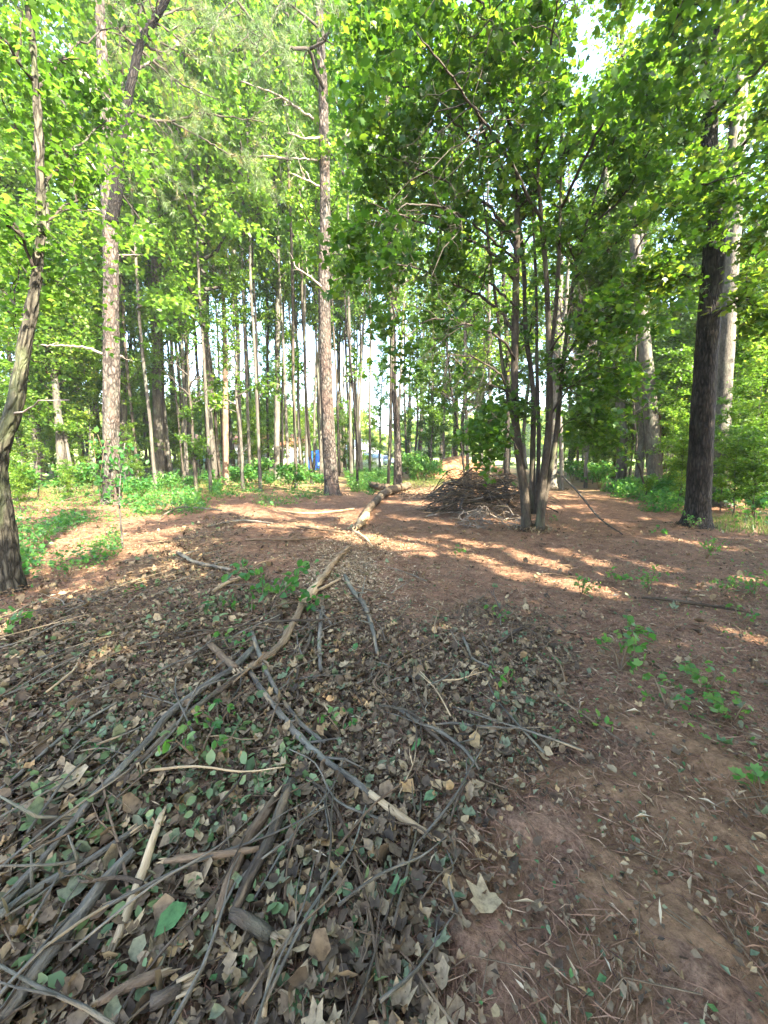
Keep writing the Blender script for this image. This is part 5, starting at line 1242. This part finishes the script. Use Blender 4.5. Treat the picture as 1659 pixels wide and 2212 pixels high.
    V = np.stack([np.stack([x - dx, y - dy, z0 + np.abs(dz)], -1), np.stack([x + px + px/np.maximum(wd,1e-9)*bx, y + py + py/np.maximum(wd,1e-9)*bx, z0 + .008], -1), np.stack([x + dx, y + dy, z0 + np.abs(dz[::-1])], -1), np.stack([x - px + px/np.maximum(wd,1e-9)*bx, y - py + py/np.maximum(wd,1e-9)*bx, z0 + .006], -1)], 1).reshape(-1, 3)
    tag(link('pine_straw', mesh_data('pine_straw', V, [np.arange(n * 4).reshape(-1, 4)], M['straw'], np.repeat(np.clip(rng.normal(.42, .26, n), 0, 1), 4))), 'fallen reddish pine needles covering the floor', kind='stuff')
    # wood chips and sawdust by the log
    n = 16000; u = rng.normal(745, 85, n); v = rng.normal(1222, 48, n); g = np.array([G(a_, b_)[:2] for a_, b_ in zip(u, np.clip(v, 1110, 1420))]); x, y = g[:, 0], g[:, 1]
    m = inpoly(x, y, Z_CHIP) | (rng.random(n) < .25); x, y = x[m], y[m]; n = len(x)
    V, Fc, t = leaf_batch(rng, x, y, .03, rng.uniform(.012, .055, n), .4, np.clip(rng.normal(.45, .25, n), 0, 1), [(LEAF_S[0] * [.55, 1, 1], LEAF_S[1])])
    tag(link('wood_chips', mesh_data('wood_chips', V, [Fc], M['chip'], t)), 'pale wood chips and sawdust beside the splintered trunk', kind='stuff')
    n = 700; x, y = spread_y(rng, n, .62, 5, 0, 1659); V, Fc, t = leaf_batch(rng, x, y, .05, rng.uniform(.03, .085, n), .3, np.clip(rng.normal(.5, .3, n), 0, 1), [(LEAF_S[0] * [.22, 1, 1], LEAF_S[1])])
    tag(link('splinters', mesh_data('splinters', V, [Fc], M['chip'], t)), 'pale splinters strewn over the floor', kind='stuff')
    # soil crumbs on the bare dirt
    n = 26000; x, y = spread_y(rng, n, .62, 5.5, 800, 1780); m = inpoly(x, y, Z_DIRT); x, y = x[m], y[m]; n = len(x)
    o4 = (np.array([[0,0,.9],[1,0,0],[-.5,.87,0],[-.5,-.87,0]], float), np.array([[0,1,2],[0,2,3],[0,3,1]]))
    V, Fc, k = place(o4, np.column_stack([x, y, Hn(x, y) + .004]), rng.normal(0, .2, (n, 3)) + [0, 0, 1], rng.uniform(.002, .006, n) * np.where(rng.random(n) < .06, 2.2, 1), rng)
    tag(link('soil_crumbs', mesh_data('soil_crumbs', V, [Fc], M['ground'], np.full(len(V), 1.0))), 'small clods on the bare dirt', kind='stuff')
make_litter()

# ------------------------------------------------------------------ green things on the floor
def cover(name, label, polys, n, size, mat, zmax, seed, tmpl=LEAF_S, mid=.5, flat_=.7, clump=.5):
    rng = np.random.default_rng(seed); X = []
    for poly in polys:
        p = np.array(gpoly(poly)); a, b = p.min(0), p.max(0)
        q = rng.uniform(a, b, (n * 6, 2)); q = q[inpoly(q[:, 0], q[:, 1], [tuple(z) for z in p])]
        f = np.sin(q[:, 0] * 1.9 + 1.1 * np.sin(q[:, 1] * .9)) * np.cos(q[:, 1] * 1.1 + 1.7) + .5 * np.sin(q[:, 0] * 4.3 + q[:, 1] * 2.3)
        q = q[rng.random(len(q)) < np.clip(.5 + clump * f, .02, 1)][: n // len(polys)]; X.append(q)
    q = np.concatenate(X); C = np.column_stack([q, Hn(q[:, 0], q[:, 1]) + rng.random(len(q)) ** 1.5 * zmax + .01])
    V, Fc, k, ti = leaf_arrays(rng, C, (np.floor(C[:, 0] * 2.3) * 37 + np.floor(C[:, 1] * 1.7) * 11).astype(int) % 97, size * rng.uniform(.55, 1.7, len(C)) * (.8 + .3 * np.sin(C[:, 0] * 3.1) * np.sin(C[:, 1] * 2.3)), tmpl, flat_, mid, .24)
    tag(link(name, mesh_data(name, V, [Fc], M[mat], ti)), label, kind='stuff')
cover('ground_cover', 'low green leaves carpeting the floor of the left woods', [[(-400,1045),(470,1040),(490,1100),(400,1118),(270,1122),(150,1140),(-400,1160)]], 30000, .055, 'herb', .30, 80, mid=.6)
cover('ground_cover', 'mixed green undergrowth between the cedar and the middle pine', [[(300,1022),(700,1022),(700,1060),(560,1075),(470,1080),(330,1065)], [(740,1022),(850,1022),(850,1050),(760,1065)]], 24000, .085, 'herb', .5, 81, mid=.6)
cover('ground_cover', 'bushy undergrowth at the foot of the far trunks', [[(-500,1002),(860,1002),(860,1024),(-500,1040)], [(1150,1010),(2100,1010),(2200,1060),(1420,1050),(1300,1045),(1180,1035)], [(880,1010),(945,1010),(940,1040),(885,1040)]], 30000, .14, 'herb', .9, 82, mid=.6, clump=.9)
cover('ground_cover', 'dense green undergrowth along the edge of the clearing by the black trunk', [[(1290,1062),(1480,1062),(1490,1112),(1390,1105)], [(1560,1060),(2000,1060),(2000,1150),(1570,1142)]], 12000, .085, 'herb', .55, 83, mid=.5, clump=.9)
cover('sprouts', 'scattered small green sprouts on the straw beside the path', [[(1220,1255),(1400,1240),(1659,1290),(1800,1400),(1659,1420),(1480,1360),(1330,1320)], [(1480,1160),(1800,1180),(1800,1260),(1500,1230)], [(1350,1380),(1560,1400),(1659,1600),(1659,1680),(1480,1620),(1360,1500)]], 520, .028, 'herb', .06, 84, mid=.5, clump=.45)
cover('ground_cover', 'a few green scraps among the dead leaves', [[(0,1400),(760,1230),(760,1700),(0,2000)], [(100,1600),(900,1600),(900,2200),(0,2200)]], 1700, .042, 'wilted', .06, 85, mid=.5, clump=.6, tmpl=LEAF_L[1])
cover('ground_cover', 'loose green weeds on the straw round the crooked near tree', [[(-300,1130),(240,1120),(270,1200),(90,1290),(-300,1360)]], 9000, .06, 'herb', .22, 87, mid=.45, clump=.95)
cover('ground_cover', 'broad-leaved weeds before the half-dead cedar', [[(262,1062),(480,1052),(475,1098),(400,1116),(290,1112)]], 3000, .10, 'herb', .42, 88, tmpl=LEAF_L[1], mid=.5, clump=.8)
cover('ground_cover', 'low weeds creeping out from the middle pine onto the straw', [[(480,1058),(720,1062),(690,1092),(560,1098)], [(735,1050),(850,1046),(800,1070)]], 4200, .065, 'herb', .2, 89, mid=.45, clump=.95)
def grass():
    rng = np.random.default_rng(86); q = []
    for poly, n in (([(-60,1048),(460,1044),(470,1075),(200,1090),(-60,1085)], 7000), ([(1540,1120),(1750,1120),(1750,1160),(1550,1150)], 900), ([(860,1042),(960,1035),(960,1048),(880,1056)], 1500)):
        p = np.array(gpoly(poly)); z = rng.uniform(p.min(0), p.max(0), (n * 3, 2)); z = z[inpoly(z[:, 0], z[:, 1], [tuple(w) for w in p])][:n]; q.append(z)
    q = np.concatenate(q); n = len(q); base = np.column_stack([q, Hn(q[:, 0], q[:, 1])]); d = np.column_stack([rng.normal(0, .5, n), rng.normal(0, .5, n), np.ones(n)]); l = rng.uniform(.1, .3, n)[:, None]
    s = norm(np.column_stack([rng.normal(size=(n, 2)), np.zeros(n)])) * .008
    V = np.stack([base - s, base + s, base + norm(d) * l], 1).reshape(-1, 3)
    tag(link('grass', mesh_data('grass', V, [np.arange(n * 3).reshape(-1, 3)], M['grass'], np.repeat(rng.random(n), 3))), 'thin sunlit grass under the left trees', kind='stuff')
grass()

def bush_data(seed, h, r, nl, size, tmpl, stems=7, up=.9):
    rng = np.random.default_rng(seed); st = Acc(); tw = []
    for s in range(stems):
        a = rng.uniform(0, 6.28); d = np.array([math.cos(a) * r * .6, math.sin(a) * r * .6, h * up * rng.uniform(.6, 1)])
        q, _ = resample([(0, 0, 0), d * .5 + [0, 0, h * .12], d + rng.normal(0, r * .15, 3)], n=7); tube(st, q, np.linspace(.006 * (1 + h), .002, 7), 4, cap=False); tw.append(q[2:])
        for k in range(3):
            q2, r2 = sub_branch(rng, q, np.full(7, .004), rng.uniform(.3, .95), r * rng.uniform(.3, .7), .9, .2, n=5); tube(st, q2, r2, 3, cap=False); tw.append(q2)
    C, pick = leaf_cloud(rng, tw, nl, r * .10, .8); C[:, 2] = np.maximum(C[:, 2], .02)
    V, Fc, k, ti = leaf_arrays(rng, C, pick, size, tmpl, .7, .5)
    return st, V, Fc, ti
BUSH = {}
for nm, args in {'shrub': (500, 1.1, .75, 650, .13, LEAF_L[1]), 'shrub2': (501, .75, .6, 480, .11, LEAF_L[1]), 'plant': (502, .30, .22, 70, .048, LEAF_L[1], 5), 'plant2': (503, .2, .17, 26, .046, LEAF_M, 3), 'sprig': (504, .12, .12, 16, .038, LEAF_L[1], 3)}.items():
    st, V, Fc, ti = bush_data(*args)
    BUSH[nm] = (st.mesh('stems', M['stick_red'], True), mesh_data('leaves', V, [Fc], M['herb'], ti))
def bush(name, kind, u, v, label, group=None, s=1.0, y=None):
    g = G(u, v) if y is None else P(u, 985, y); o = empty(name, (g[0], g[1], H1(g[0], g[1])), label, 'plant', group, random.uniform(0, 6.28)); o.scale = (s, s, s * random.uniform(.9, 1.15))
    link('stems', BUSH[kind][0], o); link('leaves', BUSH[kind][1], o)
for u, y, s, lab in [(515,19,1.0,'leafy green shrub just past the half-dead cedar'),(553,20,1.35,'tall bright yellow-green shrub in the sun, tallest past the cedar'),(580,19,.8,'low shrub beneath the pale sunlit trunk'),(625,17.5,1.0,'sunlit shrub halfway from the pale trunk to the middle pine'),(648,21,1.0,'bright leafy shrub in front of the grey tarp'),(690,19,.9,'shrub touching the middle pine'),(455,20,.9,'shrub at the near side of the half-dead cedar'),(410,17,.8,'low green shrub halfway from the ivied pine to the cedar'),(360,15.5,.9,'green shrub in front of the twin trunks'),(302,14,.9,'shrub close beside the ivied pine'),(905,24,1.5,'dark round bush left of the clay mound'),(935,25,1.2,'bush against the foot of the clay mound'),(830,23,.9,'bush beside the reddish pine'),(885,26,1.4,'bush behind the reddish pine'),(1300,17,1.0,'sunlit shrub on the far side of the path'),(1390,15,.9,'shrub at the foot of the leaning grey trunk'),(1460,13,1.0,'shrub between the leaning grey trunk and the black one'),(1590,11,.8,'shrub behind the black forked trunk'),(1640,10,.8,'bush at the picture edge past the black trunk'),(40,12,1.0,'shrub behind the crooked near tree'),(150,14,1.0,'shrub in the dim woods before the leaning dark tree'),(1240,22,1.0,'shrub behind the sunlit yellow-grey trunk'),(200,16,.9,'shrub before the grey trunk left of the ivied pine')]:
    bush('shrub', 'shrub' if s >= 1 else 'shrub2', u, 0, lab, 'shrubs of the woods', s, y)
for u, v, k, s, lab in [(395,1090,'plant',1.6,'broad-leaved weed in front of the cedar'),(330,1100,'plant',1.4,'weed in the shade right of the ivied pine'),(200,1200,'plant',1.0,'green weed on the near side of the dark leaf ridge'),(150,1245,'plant',.9,'green weed beside the crooked trunk foot'),(95,1180,'plant',1.2,'green weed behind the crooked trunk foot'),(15,1390,'plant2',1.3,'pale green sprig at the left edge'),(290,1300,'sprig',1.0,'small sprig in the dark leaves'),
    (1340,1452,'plant2',1.5,'two-leaved vine shoot standing over the straw'),(1350,1390,'plant2',1.2,'yellow-green vine leaves above the vine shoot'),(1255,1290,'plant',.8,'small weed in the sunlit streak'),(1190,1130,'sprig',1.3,'sprout at the foot of the maple'),(1330,1262,'plant2',1.0,'weed in sun near the path edge'),(1400,1285,'plant',.8,'dark green weed at the end of the sunlit streak'),(1525,1210,'plant',.9,'weed in shade before the black trunk'),(1560,1290,'plant',.8,'weed halfway to the right edge'),(1495,1145,'plant',1.0,'leafy sprout touching the black trunk foot'),(1600,1345,'sprig',1.2,'sprig by the last sun patch'),
    (1530,1500,'plant2',1.0,'sprawling sprout on the dirt shoulder'),(1440,1540,'sprig',1.3,'sprig on the edge of the bare dirt'),(1580,1570,'plant2',.9,'flat fern-like sprout right of the bare dirt'),(1100,1490,'sprig',1.2,'green sprig in the dark leaf patch'),(1070,1345,'sprig',1.2,'sprig at the top of the dark leaf patch'),(1280,1575,'sprig',1.0,'sprig at the lower end of the leaf patch'),(985,1205,'plant2',.9,'pale weed on the sunlit path'),(440,1680,'sprig',1.5,'cluster of wilted green leaves over the sticks'),(480,1600,'sprig',1.2,'green sprig under the long grey branch'),(1645,1740,'plant2',.8,'grassy sprout at the right edge'),(500,1420,'sprig',1.4,'wilted green sprig inside the tangle'),(740,1590,'sprig',1.1,'pair of green leaves right of the bent grey branch'),(1420,1160,'plant2',1.2,'bright leaf shoot on the far shoulder'),(1630,1290,'plant',.9,'weed close to the right edge')]:
    bush('weed', k, u, v, lab, 'weeds on the forest floor', s)
# cut leafy branch propped over the tangle, and the pale upright sapling
def leafy_branch():
    rng = np.random.default_rng(90); o = empty('leafy_branch', G(600, 1345), 'cut green leafy branch propped up over the tangle of sticks', 'branch'); b = np.array(o.location); a = Acc(); tw = []
    yy = G(600, 1345)[1]
    for pix in ([(560,1360),(590,1310),(612,1262),(640,1228)], [(575,1335),(568,1290),(566,1240)], [(600,1290),(625,1262),(640,1250)], [(590,1310),(640,1300),(680,1310)], [(530,1365),(545,1310),(535,1250),(522,1200)], [(560,1360),(520,1330),(485,1290)]):
        q, _ = resample([P(u, v, yy + .1 * i) - b for i, (u, v) in enumerate(pix)], n=8); tube(a, q, np.linspace(.008, .003, 8), 5); tw.append(q[3:])
        for _k in range(4):
            q2, r2 = sub_branch(rng, q, np.full(8, .005), rng.uniform(.4, .98), rng.uniform(.1, .25), .9, -.1, n=5, droop=.2); tube(a, q2, r2, 4, cap=False); tw.append(q2)
    a.build('stems', M['stick_dark'], o, smooth=True)
    C, pick = leaf_cloud(rng, tw, 130, .04); V, Fc, k, ti = leaf_arrays(rng, C, pick, .085, LEAF_L[1], .3, .25)
    link('leaves', mesh_data('leaves', V, [Fc], M['herb'], ti), o)
leafy_branch()
def pale_sapling():
    g = G(266, 1192); o = empty('sapling', (g[0], g[1], H1(g[0], g[1])), 'thin pale leaning sapling stem in front of the ivied pine', 'sapling'); a = Acc()
    q, _ = resample([P(u, v, g[1]) - g for u, v in [(266,1192),(262,1140),(258,1085),(262,1020),(270,960)]], n=16); tube(a, q, np.linspace(.016, .006, 16), 7); a.build('stem', M['bark_pale'], o, smooth=True)
    rng = np.random.default_rng(91); C, pick = leaf_cloud(rng, [q[7:12], q[11:]], 70, .10); V, Fc, k, ti = leaf_arrays(rng, C, pick, .09, LEAF_L[1], .6, .3); link('leaves', mesh_data('leaves', V, [Fc], M['herb'], ti), o)
pale_sapling()

# fine twig litter, far too many to count
def twig_litter():
    rng = np.random.default_rng(92); n = 3600; a = Acc(); x, y = spread_y(rng, n, .65, 9.5); m = (inpoly(x, y, Z_LITTER) | (rng.random(n) < .55)) & ~(inpoly(x, y, Z_DIRT) & (rng.random(n) < .72)); x, y = x[m], y[m]
    for i in range(len(x)):
        l = rng.uniform(.06, .32) * (1 + y[i] * .06); th = rng.uniform(0, 6.28); d = np.array([math.cos(th), math.sin(th), rng.normal(0, .12)]) * l / 2; p = np.array([x[i], y[i], H1(x[i], y[i]) + rng.uniform(.02, .05)])
        r = rng.uniform(.0014, .0032) * (1 + .12 * y[i]); tube(a, [p - d, p + [rng.normal(0, .12) * l, rng.normal(0, .12) * l, rng.normal(0, .03) * l], p + d], [r, r * .9, r * .5], 3, tint=rng.random(), cap=False)
    tag(a.build('twig_litter', M['stick_red']), 'fine broken twigs mixed through the litter', kind='stuff')
twig_litter()

def at_the_feet():
    rng = np.random.default_rng(93); X, Y_, Z, S_ = [], [], [], []
    for x, y, r in FEET:
        if y > 21: continue
        n = 170; a = rng.uniform(0, 6.28, n); d = r * 1.05 + np.abs(rng.normal(0, .22, n)); X.append(x + d * np.cos(a)); Y_.append(y + d * np.sin(a)); Z.append(.10 * np.exp(-(d - r) / .15) * rng.random(n)); S_.append(rng.uniform(.03, .075, n))
    X, Y_, Z, S_ = map(np.concatenate, (X, Y_, Z, S_)); n = len(X)
    Vs, Fs, ts, off = [], [], [], 0; pk = rng.integers(len(LEAF_L), size=n); ti = litter_tints(rng, n, .08)
    for q, tm in enumerate(LEAF_L):
        m = pk == q; V, Fc, k = place(tm, np.column_stack([X[m], Y_[m], Hn(X[m], Y_[m]) + .01 + Z[m]]), rng.normal(0, .5, (m.sum(), 3)) + [0, 0, 1], S_[m], rng, None, rng.uniform(.5, 1.1, m.sum()), rng.uniform(.5, 3, m.sum()))
        Vs.append(V); Fs.append(Fc + off); off += len(V); ts.append(np.repeat(ti[m], k))
    tag(link('leaf_litter', mesh_data('leaf_litter', np.concatenate(Vs), [np.concatenate(Fs)], M['litter'], np.concatenate(ts))), 'dead leaves gathered round the feet of the trees', kind='stuff')
at_the_feet()

# ------------------------------------------------------------------ air
def haze():
    a = Acc(); a.box((0, 0, 15.5), (660, 660, 35.0))
    m, nt, out = new_mat('haze'); v = N(nt, 'ShaderNodeVolumePrincipled'); v.inputs['Color'].default_value = (.93, .96, 1, 1); v.inputs['Density'].default_value = .0007; v.inputs['Anisotropy'].default_value = .2
    nt.links.new(v.outputs[0], out.inputs['Volume']); tag(a.build('haze', m), 'thin sunlit haze in the wood', kind='stuff')
haze()
print('TRIS', sum(len(m.loops) - 2 * len(m.polygons) for m in bpy.data.meshes), 'trees', STAT)
